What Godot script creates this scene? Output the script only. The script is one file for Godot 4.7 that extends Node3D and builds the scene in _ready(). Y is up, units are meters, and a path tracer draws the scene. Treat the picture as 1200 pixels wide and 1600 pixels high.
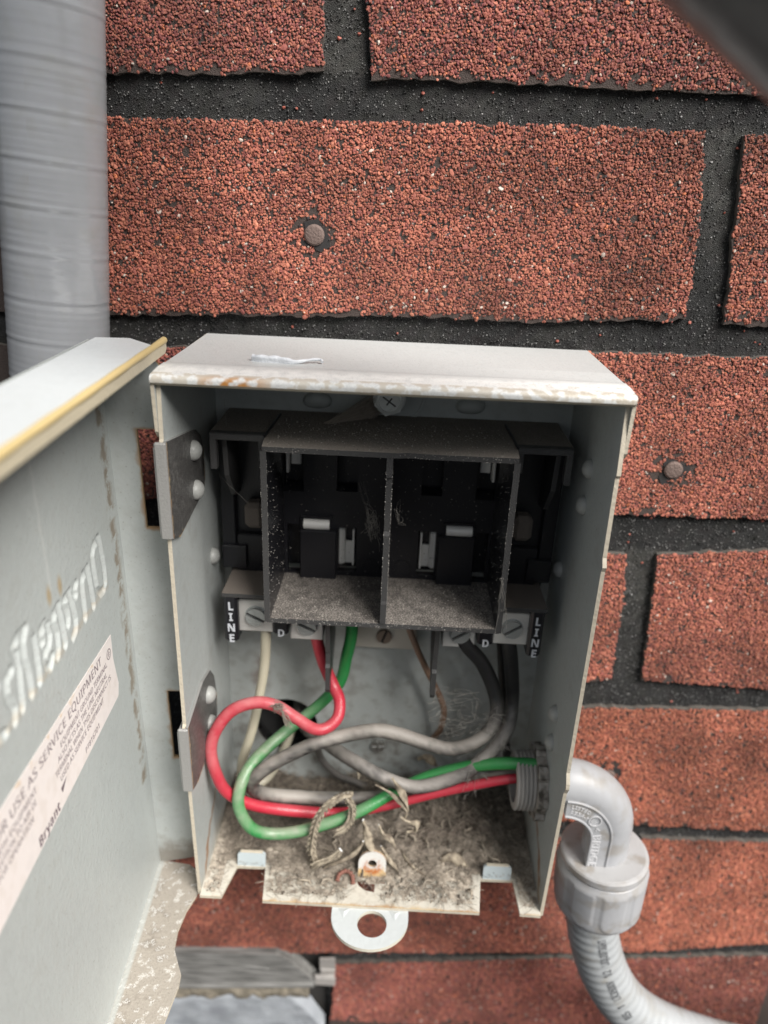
extends Node3D
# All shapes are given in millimetres (origin: middle of the switch box's back, y up, z out of the wall) and written in metres.

var rng := RandomNumberGenerator.new()
var base_of := {}          # node -> origin of the thing it belongs to, in mm
var taken := {}
var white_px: Texture2D

# ---------------------------------------------------------------- shape builder
class Geo:
	var v := PackedVector3Array()
	var n := PackedVector3Array()
	var uv := PackedVector2Array()
	var col := PackedColorArray()
	var tint := Color.WHITE
	func tri(a: Vector3, b: Vector3, c: Vector3, na: Vector3, nb: Vector3, nc: Vector3, ua := Vector2.ZERO, ub := Vector2.ZERO, uc := Vector2.ZERO) -> void:
		if (b - a).cross(c - a).dot(na + nb + nc) > 0.0:
			v.append_array([a, c, b]); n.append_array([na, nc, nb]); uv.append_array([ua, uc, ub])
		else:
			v.append_array([a, b, c]); n.append_array([na, nb, nc]); uv.append_array([ua, ub, uc])
		col.append(tint); col.append(tint); col.append(tint)
	func tri_c(a: Vector3, b: Vector3, c: Vector3, na: Vector3, nb: Vector3, nc: Vector3, ca: Color, cb: Color, cc: Color, ua := Vector2.ZERO, ub := Vector2.ZERO, uc := Vector2.ZERO) -> void:
		if (b - a).cross(c - a).dot(na + nb + nc) > 0.0:
			v.append_array([a, c, b]); n.append_array([na, nc, nb]); uv.append_array([ua, uc, ub]); col.append_array([ca, cc, cb])
		else:
			v.append_array([a, b, c]); n.append_array([na, nb, nc]); uv.append_array([ua, ub, uc]); col.append_array([ca, cb, cc])
	func flat(a: Vector3, b: Vector3, c: Vector3, out: Vector3) -> void:
		var m := (b - a).cross(c - a).normalized()
		if m.dot(out) < 0.0:
			m = -m
		tri(a, b, c, m, m, m)
	func quad(a: Vector3, b: Vector3, c: Vector3, d: Vector3, out: Vector3) -> void:
		var m := (b - a).cross(c - a).normalized()
		if m.length() < 0.5:
			m = (c - a).cross(d - a).normalized()
		if m.dot(out) < 0.0:
			m = -m
		tri(a, b, c, m, m, m, Vector2(0, 1), Vector2(1, 1), Vector2(1, 0))
		tri(a, c, d, m, m, m, Vector2(0, 1), Vector2(1, 0), Vector2(0, 0))
	# a box with chamfered edges
	func box(c: Vector3, s: Vector3, ch := 0.3, xf := Transform3D()) -> void:
		var h := s / 2.0
		var k := minf(ch, minf(h.x, minf(h.y, h.z)) * 0.9)
		var P := func(x: float, y: float, z: float) -> Vector3: return xf * (c + Vector3(x, y, z))
		for ax in 3:
			for sg in [-1.0, 1.0]:
				var e := [Vector3.RIGHT, Vector3.UP, Vector3.BACK]
				var nn: Vector3 = e[ax] * sg
				var u: Vector3 = e[(ax + 1) % 3]
				var w: Vector3 = e[(ax + 2) % 3]
				var hu: float = h[(ax + 1) % 3] - k
				var hw: float = h[(ax + 2) % 3] - k
				var o: Vector3 = nn * h[ax]
				var q := []
				for t in [Vector2(-1, -1), Vector2(1, -1), Vector2(1, 1), Vector2(-1, 1)]:
					var p: Vector3 = o + u * hu * t.x + w * hw * t.y
					q.append(P.call(p.x, p.y, p.z))
				quad(q[0], q[1], q[2], q[3], xf.basis * nn)
		for ax in 3:
			for s1 in [-1.0, 1.0]:
				for s2 in [-1.0, 1.0]:
					var i1 := (ax + 1) % 3
					var i2 := (ax + 2) % 3
					var q := []
					for t in [Vector2(-1, 0), Vector2(1, 0), Vector2(1, 1), Vector2(-1, 1)]:
						var p := Vector3.ZERO
						p[ax] = (h[ax] - k) * t.x
						p[i1] = s1 * (h[i1] if t.y == 0 else h[i1] - k)
						p[i2] = s2 * (h[i2] - k if t.y == 0 else h[i2])
						q.append(P.call(p.x, p.y, p.z))
					var o := Vector3.ZERO
					o[i1] = s1; o[i2] = s2
					quad(q[0], q[1], q[2], q[3], xf.basis * o)
		for sx in [-1.0, 1.0]:
			for sy in [-1.0, 1.0]:
				for sz in [-1.0, 1.0]:
					flat(P.call(sx * h.x, sy * (h.y - k), sz * (h.z - k)), P.call(sx * (h.x - k), sy * h.y, sz * (h.z - k)), P.call(sx * (h.x - k), sy * (h.y - k), sz * h.z), xf.basis * Vector3(sx, sy, sz))
	# a sheet: outline and holes in the plane of xf, thickness t split to both sides; the cut edges go to «rim» when given
	func plate(outline: PackedVector2Array, holes: Array, t: float, xf: Transform3D, rim: Geo = null, uv_rect := Rect2()) -> void:
		var poly := outline.duplicate()
		if Geometry2D.is_polygon_clockwise(poly):
			poly.reverse()
		var bb := uv_rect
		if bb.size.x == 0.0:
			bb = Rect2(poly[0], Vector2.ZERO)
			for p in poly:
				bb = bb.expand(p)
		var whole := poly.duplicate()
		for hole in holes:
			var hp: PackedVector2Array = hole.duplicate()
			if not Geometry2D.is_polygon_clockwise(hp):
				hp.reverse()
			var best := 1e9
			var bi := 0
			var bj := 0
			for i in whole.size():
				for j in hp.size():
					var dd := whole[i].distance_squared_to(hp[j])
					if dd < best:
						best = dd; bi = i; bj = j
			var joined := PackedVector2Array()
			for i in bi + 1:
				joined.append(whole[i])
			for j in hp.size():
				joined.append(hp[(bj + j) % hp.size()])
			var side := (hp[bj] - whole[bi]).orthogonal().normalized() * 0.002
			joined.append(hp[bj] + side)
			joined.append(whole[bi] + side)
			for i in range(bi + 1, whole.size()):
				joined.append(whole[i])
			whole = joined
		var idx := Geometry2D.triangulate_polygon(whole)
		if idx.is_empty():
			push_warning("plate not triangulated")
		for sg in [-1.0, 1.0]:
			var nn: Vector3 = xf.basis.z.normalized() * sg
			for i in range(0, idx.size(), 3):
				var p := []
				var uu := []
				for k in 3:
					var q := whole[idx[i + k]]
					p.append(xf * Vector3(q.x, q.y, sg * t / 2.0))
					uu.append(Vector2((q.x - bb.position.x) / bb.size.x, 1.0 - (q.y - bb.position.y) / bb.size.y))
				tri(p[0], p[1], p[2], nn, nn, nn, uu[0], uu[1], uu[2])
		var g: Geo = rim if rim else self
		for ring in [poly] + holes:
			var r: PackedVector2Array = ring
			var cw := Geometry2D.is_polygon_clockwise(r)
			var is_hole: bool = ring != poly
			for i in r.size():
				var a := r[i]
				var b := r[(i + 1) % r.size()]
				var d := (b - a).normalized()
				var o := Vector2(d.y, -d.x)
				if cw:
					o = -o
				if is_hole:
					o = -o
				var o3 := xf.basis * Vector3(o.x, o.y, 0)
				g.quad(xf * Vector3(a.x, a.y, -t / 2), xf * Vector3(b.x, b.y, -t / 2), xf * Vector3(b.x, b.y, t / 2), xf * Vector3(a.x, a.y, t / 2), o3)
	# a round bar along a path; rad: Callable(s 0..1, angle) -> radius
	func tube(path: PackedVector3Array, rad: Callable, sides := 14, shade = null, closed := true, a0 := 0.0, a1 := TAU, up := Vector3.BACK) -> void:
		var m := path.size()
		var rings := []
		var norms := []
		var ref := up
		var cum := PackedFloat32Array([0.0])
		for i in range(1, m):
			cum.append(cum[i - 1] + path[i].distance_to(path[i - 1]))
		var total := maxf(cum[m - 1], 1e-6)
		for i in m:
			var tan := (path[mini(i + 1, m - 1)] - path[maxi(i - 1, 0)]).normalized()
			ref = (ref - tan * ref.dot(tan)).normalized()
			var bi := tan.cross(ref)
			var ring := PackedVector3Array()
			var nr := PackedVector3Array()
			for k in sides + 1:
				var a := a0 + (a1 - a0) * k / sides
				var dir := ref * cos(a) + bi * sin(a)
				var r: float = rad.call(cum[i] / total, a)
				ring.append(path[i] + dir * r)
				nr.append(dir)
			rings.append(ring); norms.append(nr)
		# smooth normals from the rings themselves, so that ribs read
		for i in m:
			for k in sides + 1:
				var al: Vector3 = rings[mini(i + 1, m - 1)][k] - rings[maxi(i - 1, 0)][k]
				var ar: Vector3
				if a1 - a0 > TAU - 0.01:
					ar = rings[i][(k + 1) % sides] - rings[i][(k - 1 + sides) % sides]
				else:
					ar = rings[i][mini(k + 1, sides)] - rings[i][maxi(k - 1, 0)]
				var q := al.cross(ar).normalized()
				if q.dot(norms[i][k]) < 0.0:
					q = -q
				if q.length() > 0.5:
					norms[i][k] = q
		for i in m - 1:
			for k in sides:
				var p := [rings[i][k], rings[i][k + 1], rings[i + 1][k + 1], rings[i + 1][k]]
				var q := [norms[i][k], norms[i][k + 1], norms[i + 1][k + 1], norms[i + 1][k]]
				var u := [Vector2(float(k) / sides, cum[i] / total), Vector2(float(k + 1) / sides, cum[i] / total), Vector2(float(k + 1) / sides, cum[i + 1] / total), Vector2(float(k) / sides, cum[i + 1] / total)]
				if shade != null:
					var cc := []
					for z in 4:
						cc.append(shade.call(p[z], q[z], u[z].y))
					tri_c(p[0], p[1], p[2], q[0], q[1], q[2], cc[0], cc[1], cc[2], u[0], u[1], u[2])
					tri_c(p[0], p[2], p[3], q[0], q[2], q[3], cc[0], cc[2], cc[3], u[0], u[2], u[3])
				else:
					tri(p[0], p[1], p[2], q[0], q[1], q[2], u[0], u[1], u[2])
					tri(p[0], p[2], p[3], q[0], q[2], q[3], u[0], u[2], u[3])
		if closed:
			for e in [0, m - 1]:
				var out := (path[0] - path[1]) if e == 0 else (path[m - 1] - path[m - 2])
				for k in sides:
					flat(path[e], rings[e][k], rings[e][k + 1], out)
	# profile of (radius, height) turned about the z axis of xf
	func lathe(prof: PackedVector2Array, segs: int, xf: Transform3D, smooth := false) -> void:
		for i in prof.size() - 1:
			var a := prof[i]
			var b := prof[i + 1]
			var d := (b - a).normalized()
			if d.length() < 0.5:
				continue
			var na := Vector2(d.y, -d.x)
			var nb := na
			if smooth:
				if i > 0:
					var d0 := (a - prof[i - 1]).normalized()
					na = (na + Vector2(d0.y, -d0.x)).normalized()
				if i < prof.size() - 2:
					var d1 := (prof[i + 2] - b).normalized()
					nb = (nb + Vector2(d1.y, -d1.x)).normalized()
			for k in segs:
				var t0 := TAU * k / segs
				var t1 := TAU * (k + 1) / segs
				var c0 := Vector2(cos(t0), sin(t0))
				var c1 := Vector2(cos(t1), sin(t1))
				var p0 := xf * Vector3(a.x * c0.x, a.x * c0.y, a.y)
				var p1 := xf * Vector3(a.x * c1.x, a.x * c1.y, a.y)
				var p2 := xf * Vector3(b.x * c1.x, b.x * c1.y, b.y)
				var p3 := xf * Vector3(b.x * c0.x, b.x * c0.y, b.y)
				var q0 := xf.basis * Vector3(na.x * c0.x, na.x * c0.y, na.y)
				var q1 := xf.basis * Vector3(na.x * c1.x, na.x * c1.y, na.y)
				var q2 := xf.basis * Vector3(nb.x * c1.x, nb.x * c1.y, nb.y)
				var q3 := xf.basis * Vector3(nb.x * c0.x, nb.x * c0.y, nb.y)
				var u0 := float(k) / segs
				var u1 := float(k + 1) / segs
				var v0 := float(i) / (prof.size() - 1)
				var v1 := float(i + 1) / (prof.size() - 1)
				if a.x > 1e-4:
					tri(p0, p1, p2, q0, q1, q2, Vector2(u0, v0), Vector2(u1, v0), Vector2(u1, v1))
				if b.x > 1e-4:
					tri(p0, p2, p3, q0, q2, q3, Vector2(u0, v0), Vector2(u1, v1), Vector2(u0, v1))
	# a sheet given by a function of (u, v) in 0..1; skip(u, v) leaves cells out; shade(p) gives colours
	func grid(nu: int, nv: int, f: Callable, out: Vector3, skip = null, shade = null) -> void:
		var P := PackedVector3Array()
		var N := PackedVector3Array()
		P.resize((nu + 1) * (nv + 1))
		N.resize(P.size())
		for j in nv + 1:
			for i in nu + 1:
				P[j * (nu + 1) + i] = f.call(float(i) / nu, float(j) / nv)
		for j in nv + 1:
			for i in nu + 1:
				var du := P[j * (nu + 1) + mini(i + 1, nu)] - P[j * (nu + 1) + maxi(i - 1, 0)]
				var dv := P[mini(j + 1, nv) * (nu + 1) + i] - P[maxi(j - 1, 0) * (nu + 1) + i]
				var q := du.cross(dv).normalized()
				N[j * (nu + 1) + i] = q if q.dot(out) > 0 else -q
		for j in nv:
			for i in nu:
				if skip != null and skip.call((i + 0.5) / nu, (j + 0.5) / nv):
					continue
				var a := j * (nu + 1) + i
				var id := [a, a + 1, a + nu + 2, a + nu + 1]
				var u := [Vector2(float(i) / nu, 1 - float(j) / nv), Vector2(float(i + 1) / nu, 1 - float(j) / nv), Vector2(float(i + 1) / nu, 1 - float(j + 1) / nv), Vector2(float(i) / nu, 1 - float(j + 1) / nv)]
				for t in [[0, 1, 2], [0, 2, 3]]:
					var x: int = t[0]; var y: int = t[1]; var z: int = t[2]
					if shade != null:
						tri_c(P[id[x]], P[id[y]], P[id[z]], N[id[x]], N[id[y]], N[id[z]], shade.call(P[id[x]]), shade.call(P[id[y]]), shade.call(P[id[z]]), u[x], u[y], u[z])
					else:
						tri(P[id[x]], P[id[y]], P[id[z]], N[id[x]], N[id[y]], N[id[z]], u[x], u[y], u[z])
	func into(mesh: ArrayMesh, o: Vector3) -> void:
		if v.is_empty():
			return
		var w := PackedVector3Array()
		w.resize(v.size())
		for i in v.size():
			w[i] = (v[i] - o) * 0.001
		var ar := []
		ar.resize(Mesh.ARRAY_MAX)
		ar[Mesh.ARRAY_VERTEX] = w
		ar[Mesh.ARRAY_NORMAL] = n
		ar[Mesh.ARRAY_TEX_UV] = uv
		ar[Mesh.ARRAY_COLOR] = col
		mesh.add_surface_from_arrays(Mesh.PRIMITIVE_TRIANGLES, ar)

# ---------------------------------------------------------------- naming and placing
func numbered(called: String) -> String:
	var k: int = taken.get(called, 0)
	taken[called] = k + 1
	return called if k == 0 else "%s_%03d" % [called, k]

func tag(o: Node, label: String, category := "", group := "", kind := "") -> void:
	if label: o.set_meta("label", label)
	if category: o.set_meta("category", category)
	if group: o.set_meta("group", group)
	if kind: o.set_meta("kind", kind)

func thing(called: String, at_mm: Vector3, label: String, category: String, group := "") -> Node3D:
	var o := Node3D.new()
	o.name = numbered(called)
	add_child(o)
	o.position = at_mm * 0.001
	base_of[o] = at_mm
	tag(o, label, category, group)
	return o

func part(called: String, geos: Array, mats: Array, parent: Node3D) -> MeshInstance3D:
	var o := MeshInstance3D.new()
	var own: Vector3 = base_of[parent]
	var m := ArrayMesh.new()
	var k := 0
	for i in geos.size():
		var g: Geo = geos[i]
		if g.v.size():
			g.into(m, own)
			m.surface_set_material(k, mats[i])
			k += 1
	o.mesh = m
	o.name = called
	parent.add_child(o, true)
	base_of[o] = own
	return o

# one top-level thing that is a single mesh, its origin at «at_mm»
func solo(called: String, at_mm: Vector3, geos: Array, mats: Array, label: String, category: String, group := "", kind := "") -> MeshInstance3D:
	var o := MeshInstance3D.new()
	var m := ArrayMesh.new()
	var k := 0
	for i in geos.size():
		var g: Geo = geos[i]
		if g.v.size():
			g.into(m, at_mm)
			m.surface_set_material(k, mats[i])
			k += 1
	o.mesh = m
	o.name = numbered(called)
	add_child(o)
	o.position = at_mm * 0.001
	base_of[o] = at_mm
	tag(o, label, category, group, kind)
	return o

func scatter(called: String, mesh: Mesh, mat: Material, xfs: Array, cols: PackedColorArray, parent: Node3D, kind := "stuff") -> MultiMeshInstance3D:
	var own: Vector3 = base_of[parent]
	var mm := MultiMesh.new()
	mm.transform_format = MultiMesh.TRANSFORM_3D
	mm.use_colors = true
	mm.mesh = mesh
	mm.instance_count = xfs.size()
	for i in xfs.size():
		var t: Transform3D = xfs[i]
		t.origin = (t.origin - own) * 0.001
		t.basis = t.basis * Basis.from_scale(Vector3.ONE * 0.001)
		mm.set_instance_transform(i, t)
		mm.set_instance_color(i, cols[i])
	var o := MultiMeshInstance3D.new()
	o.multimesh = mm
	o.material_override = mat
	o.name = called
	parent.add_child(o, true)
	base_of[o] = own
	if kind:
		o.set_meta("kind", kind)
	return o

# ---------------------------------------------------------------- curves and outlines
func spline(pts: Array, per := 6) -> PackedVector3Array:
	var out := PackedVector3Array()
	for i in pts.size() - 1:
		var p0: Vector3 = pts[maxi(i - 1, 0)]
		var p1: Vector3 = pts[i]
		var p2: Vector3 = pts[i + 1]
		var p3: Vector3 = pts[mini(i + 2, pts.size() - 1)]
		for k in per:
			out.append(p1.cubic_interpolate(p2, p0, p3, float(k) / per))
	out.append(pts[pts.size() - 1])
	return out

func circle(c: Vector2, r: float, n := 28) -> PackedVector2Array:
	var p := PackedVector2Array()
	for i in n:
		p.append(c + Vector2(cos(TAU * i / n), sin(TAU * i / n)) * r)
	return p

func rect(x0: float, y0: float, x1: float, y1: float) -> PackedVector2Array:
	return PackedVector2Array([Vector2(x0, y0), Vector2(x1, y0), Vector2(x1, y1), Vector2(x0, y1)])

func noise(sd: int, freq: float, oct := 3, kind := FastNoiseLite.TYPE_SIMPLEX_SMOOTH) -> FastNoiseLite:
	var f := FastNoiseLite.new()
	f.seed = sd
	f.frequency = freq
	f.noise_type = kind
	f.fractal_octaves = oct
	return f

func frame(o: Vector3, x: Vector3, y: Vector3) -> Transform3D:
	return Transform3D(Basis(x, y, x.cross(y)), o)

# axis frame whose z looks along d
func along(o: Vector3, d: Vector3) -> Transform3D:
	var z := d.normalized()
	var x := (Vector3.UP if absf(z.y) < 0.9 else Vector3.RIGHT).cross(z).normalized()
	return Transform3D(Basis(x, z.cross(x), z), o)

# ---------------------------------------------------------------- materials
func lin(r: float, g: float, b: float) -> Color:
	return Color(r, g, b).linear_to_srgb()

func mat(c: Color, rough := 0.6, metal := 0.0, vc := false) -> StandardMaterial3D:
	var m := StandardMaterial3D.new()
	m.albedo_color = c
	m.roughness = rough
	m.metallic = metal
	m.vertex_color_use_as_albedo = vc
	return m

# fine relief on triplanar noise; mm: size of the pattern, depth in mm
func relief(m: StandardMaterial3D, mm: float, depth: float, sd := 1, stain := 0.0) -> StandardMaterial3D:
	var t := NoiseTexture2D.new()
	t.width = 512; t.height = 512
	t.seamless = true
	t.noise = noise(sd, 0.05, 4)
	if stain > 0.0:
		var st := NoiseTexture2D.new()
		st.width = 512; st.height = 512
		st.seamless = true
		st.noise = noise(sd + 400, 0.012, 6)
		var rp := Gradient.new()
		var k := 1.0 - stain
		rp.colors = PackedColorArray([lin(k * 0.9, k * 0.84, k * 0.76), lin(lerpf(k, 1.0, 0.6), lerpf(k, 1.0, 0.58), lerpf(k, 1.0, 0.54)), Color.WHITE])
		rp.offsets = PackedFloat32Array([0.22, 0.42, 0.56])
		st.color_ramp = rp
		m.albedo_texture = st
	m.heightmap_enabled = true
	m.heightmap_texture = t
	m.heightmap_scale = depth * 0.1
	m.uv1_triplanar = true
	var s := 1000.0 / (mm * 25.0)
	m.uv1_scale = Vector3(s, s, s)
	return m

# paint on a sheet of w x h mm. o: base, dirt (colour), dirt_amt, rust (edge width in mm), specks, dusty (0..1 towards the bottom)
func painted(w: float, h: float, sd: int, o: Dictionary) -> StandardMaterial3D:
	var s: float = o.get("res", 3.2)
	var W := int(w * s)
	var H := int(h * s)
	var f1 := noise(sd, 0.010, 4).get_image(W, H).get_data()
	var f2 := noise(sd + 1, 0.35, 2).get_image(W, H).get_data()
	var f3 := noise(sd + 2, 0.045, 5).get_image(W, H).get_data()
	var base: Color = o.get("base", Color(0.42, 0.44, 0.43))
	var dirt: Color = o.get("dirt", Color(0.16, 0.14, 0.115))
	var amt: float = o.get("dirt_amt", 0.3)
	var rust_w: float = o.get("rust", 0.0)
	var rust_sides: Array = o.get("rust_sides", [1, 1, 1, 1])
	var speck: float = o.get("speck", 0.81)
	var extra = o.get("extra", null)
	var rust1 := Color(0.33, 0.15, 0.045)
	var rust2 := Color(0.55, 0.42, 0.24)
	var bytes := PackedByteArray()
	bytes.resize(W * H * 3)
	var lut := PackedByteArray()
	for i in 1025:
		lut.append(int(clampf(Color(i / 1024.0, 0, 0).linear_to_srgb().r, 0, 1) * 255.0))
	var i := 0
	for y in H:
		for x in W:
			var a := f1[i] / 255.0
			var b := f2[i] / 255.0
			var c := f3[i] / 255.0
			var q := base * (0.90 + 0.2 * (c * 0.6 + a * 0.4))
			var k := clampf((c * 0.7 + a * 0.5 - 0.62) * 3.0, 0.0, 1.0) * amt
			if b > speck:
				k = maxf(k, (b - speck) * 5.0 * (0.4 + c))
			q = q.lerp(dirt, clampf(k, 0, 1))
			if rust_w > 0.0:
				var e := 1e6
				if rust_sides[0]: e = minf(e, x / s)
				if rust_sides[1]: e = minf(e, y / s)
				if rust_sides[2]: e = minf(e, (W - 1 - x) / s)
				if rust_sides[3]: e = minf(e, (H - 1 - y) / s)
				var rr := clampf(1.0 - e / (rust_w * (0.15 + 1.9 * c * c + 0.5 * (b - 0.5))), 0, 1)
				q = q.lerp(rust2.lerp(rust1, clampf(a * 1.6 - 0.45 + (b - 0.5), 0, 1)), rr * 0.9)
			if extra != null:
				q = extra.call(q, x / s, h - y / s, a, b, c)
			bytes[i * 3] = lut[int(clampf(q.r, 0, 1) * 1024)]
			bytes[i * 3 + 1] = lut[int(clampf(q.g, 0, 1) * 1024)]
			bytes[i * 3 + 2] = lut[int(clampf(q.b, 0, 1) * 1024)]
			i += 1
	var m := StandardMaterial3D.new()
	m.albedo_texture = ImageTexture.create_from_image(Image.create_from_data(W, H, false, Image.FORMAT_RGB8, bytes))
	m.roughness = o.get("rough", 0.5)
	m.texture_repeat = false
	var bump: float = o.get("bump", 0.03)
	if bump > 0.0:
		m.heightmap_enabled = true
		m.heightmap_texture = ImageTexture.create_from_image(noise(sd + 5, 0.16, 3).get_image(W, H))
		m.heightmap_scale = bump * 0.1
	return m

# lettering as thin solid type; xf in mm, height = cap height in mm, left baseline at the origin (or centred)
func lettering(g: Geo, text: String, cap: float, depth: float, xf: Transform3D, centred := false, bold := false, warp = null, squeeze := 1.0) -> void:
	var f := SystemFont.new()
	f.font_names = PackedStringArray(["Droid Sans"])
	if bold:
		f.font_weight = 700
	var t := TextMesh.new()
	t.font = f
	t.text = text
	t.font_size = 64
	t.pixel_size = cap / (64.0 * 0.714)
	t.depth = depth
	t.curve_step = 2.0
	t.horizontal_alignment = HORIZONTAL_ALIGNMENT_CENTER if centred else HORIZONTAL_ALIGNMENT_LEFT
	var ar := t.get_mesh_arrays()
	var P: PackedVector3Array = ar[Mesh.ARRAY_VERTEX]
	var N: PackedVector3Array = ar[Mesh.ARRAY_NORMAL]
	var I: PackedInt32Array = ar[Mesh.ARRAY_INDEX] if ar[Mesh.ARRAY_INDEX] != null else PackedInt32Array(range(P.size()))
	for k in range(0, I.size(), 3):
		var p := []
		var q := []
		for j in 3:
			var a := P[I[k + j]]
			a.x *= squeeze
			if warp != null:
				a = warp.call(a)
				p.append(a)
				q.append(Vector3.ZERO)
			else:
				p.append(xf * a)
				q.append((xf.basis * N[I[k + j]]).normalized())
		if warp != null:
			g.tri(p[0], p[2], p[1], Vector3.ZERO, Vector3.ZERO, Vector3.ZERO)
			var m := (p[1] - p[0] as Vector3).cross(p[2] - p[0]).normalized()
			for j in 3:
				g.n[g.n.size() - 1 - j] = m if m.length() > 0.5 else Vector3.BACK
		else:
			g.tri(p[0], p[1], p[2], q[0], q[1], q[2])

# ---------------------------------------------------------------- the scene
func _ready() -> void:
	rng.seed = 20240611
	# camera
	var cam := Camera3D.new()
	cam.name = "camera"
	cam.transform = Transform3D(Basis(Vector3(0.998719, 0.039006, -0.032223), Vector3(-0.048575, 0.917381, -0.395034), Vector3(0.014152, 0.396093, 0.918101)).orthonormalized(), Vector3(0.002148, 0.144472, 0.255178))
	cam.near = 0.01
	cam.far = 20.0
	var lens := CameraAttributesPhysical.new()
	lens.frustum_focal_length = 17.51
	lens.frustum_near = 0.01
	lens.frustum_far = 20.0
	lens.frustum_focus_distance = 0.228
	lens.exposure_aperture = 5.4
	cam.attributes = lens
	cam.fov = 68.84
	add_child(cam)
	cam.current = true
	# daylight
	var env := Environment.new()
	env.background_mode = Environment.BG_SKY
	var sky := Sky.new()
	var sm := ProceduralSkyMaterial.new()
	sm.sky_top_color = Color(0.86, 0.9, 0.95)
	sm.sky_horizon_color = Color(0.80, 0.82, 0.84)
	sm.sky_curve = 0.15
	sm.sky_energy_multiplier = 1.0
	sm.ground_bottom_color = Color(0.30, 0.29, 0.28)
	sm.ground_horizon_color = Color(0.45, 0.45, 0.45)
	sky.sky_material = sm
	env.sky = sky
	env.background_energy_multiplier = 0.27
	env.tonemap_mode = Environment.TONE_MAPPER_LINEAR
	env.tonemap_exposure = 2.05
	env.sdfgi_enabled = true
	env.ssao_enabled = true
	env.ssil_enabled = true
	var we := WorldEnvironment.new()
	we.name = "daylight"
	we.environment = env
	add_child(we)
	var sun := DirectionalLight3D.new()
	sun.name = "sun"
	sun.light_energy = 1.2
	sun.light_color = Color(1.0, 0.985, 0.965)
	sun.light_angular_distance = 34.0
	sun.shadow_enabled = true
	add_child(sun)
	sun.look_at_from_position(Vector3(1.0, 1.4, 1.0), Vector3.ZERO)

	build_wall()
	build_box()
	build_door()
	build_switch()
	build_wires()
	build_fitting()
	build_pipe()
	build_ledge()
	build_hose()
	build_debris()

# ---------------------------------------------------------------- the faux brick wall
const HOLE := Vector2(-39.0, -65.0)

func ragged(poly: PackedVector2Array, sd: int) -> PackedVector2Array:
	var f := noise(sd, 0.16, 3)
	var out := PackedVector2Array()
	for i in poly.size():
		var a := poly[i]
		var b := poly[(i + 1) % poly.size()]
		var k := int(maxf(1.0, a.distance_to(b) / 2.2))
		for j in k:
			var p := a.lerp(b, float(j) / k)
			out.append(p + Vector2(f.get_noise_2d(p.x, p.y), f.get_noise_2d(p.x + 300.0, p.y)) * 1.1)
	return out

func pebble(sd: int) -> ArrayMesh:
	# an angular chip of slate: a squashed, knocked-about icosahedron with flat faces
	var r := RandomNumberGenerator.new()
	r.seed = sd
	var g := Geo.new()
	var t := (1.0 + sqrt(5.0)) / 2.0
	var P := []
	for p in [Vector3(-1, t, 0), Vector3(1, t, 0), Vector3(-1, -t, 0), Vector3(1, -t, 0), Vector3(0, -1, t), Vector3(0, 1, t), Vector3(0, -1, -t), Vector3(0, 1, -t), Vector3(t, 0, -1), Vector3(t, 0, 1), Vector3(-t, 0, -1), Vector3(-t, 0, 1)]:
		var q: Vector3 = p.normalized() * r.randf_range(0.72, 1.15)
		q.z *= 0.72
		P.append(q)
	for f in [[0, 11, 5], [0, 5, 1], [0, 1, 7], [0, 7, 10], [0, 10, 11], [1, 5, 9], [5, 11, 4], [11, 10, 2], [10, 7, 6], [7, 1, 8], [3, 9, 4], [3, 4, 2], [3, 2, 6], [3, 6, 8], [3, 8, 9], [4, 9, 5], [2, 4, 11], [6, 2, 10], [8, 6, 7], [9, 8, 1]]:
		var a: Vector3 = P[f[0]]
		var b: Vector3 = P[f[1]]
		var c: Vector3 = P[f[2]]
		g.flat(a, b, c, a + b + c)
	var m := ArrayMesh.new()
	for i in g.v.size():
		g.v[i] = g.v[i] * 1000.0
	g.into(m, Vector3.ZERO)
	return m

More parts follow.
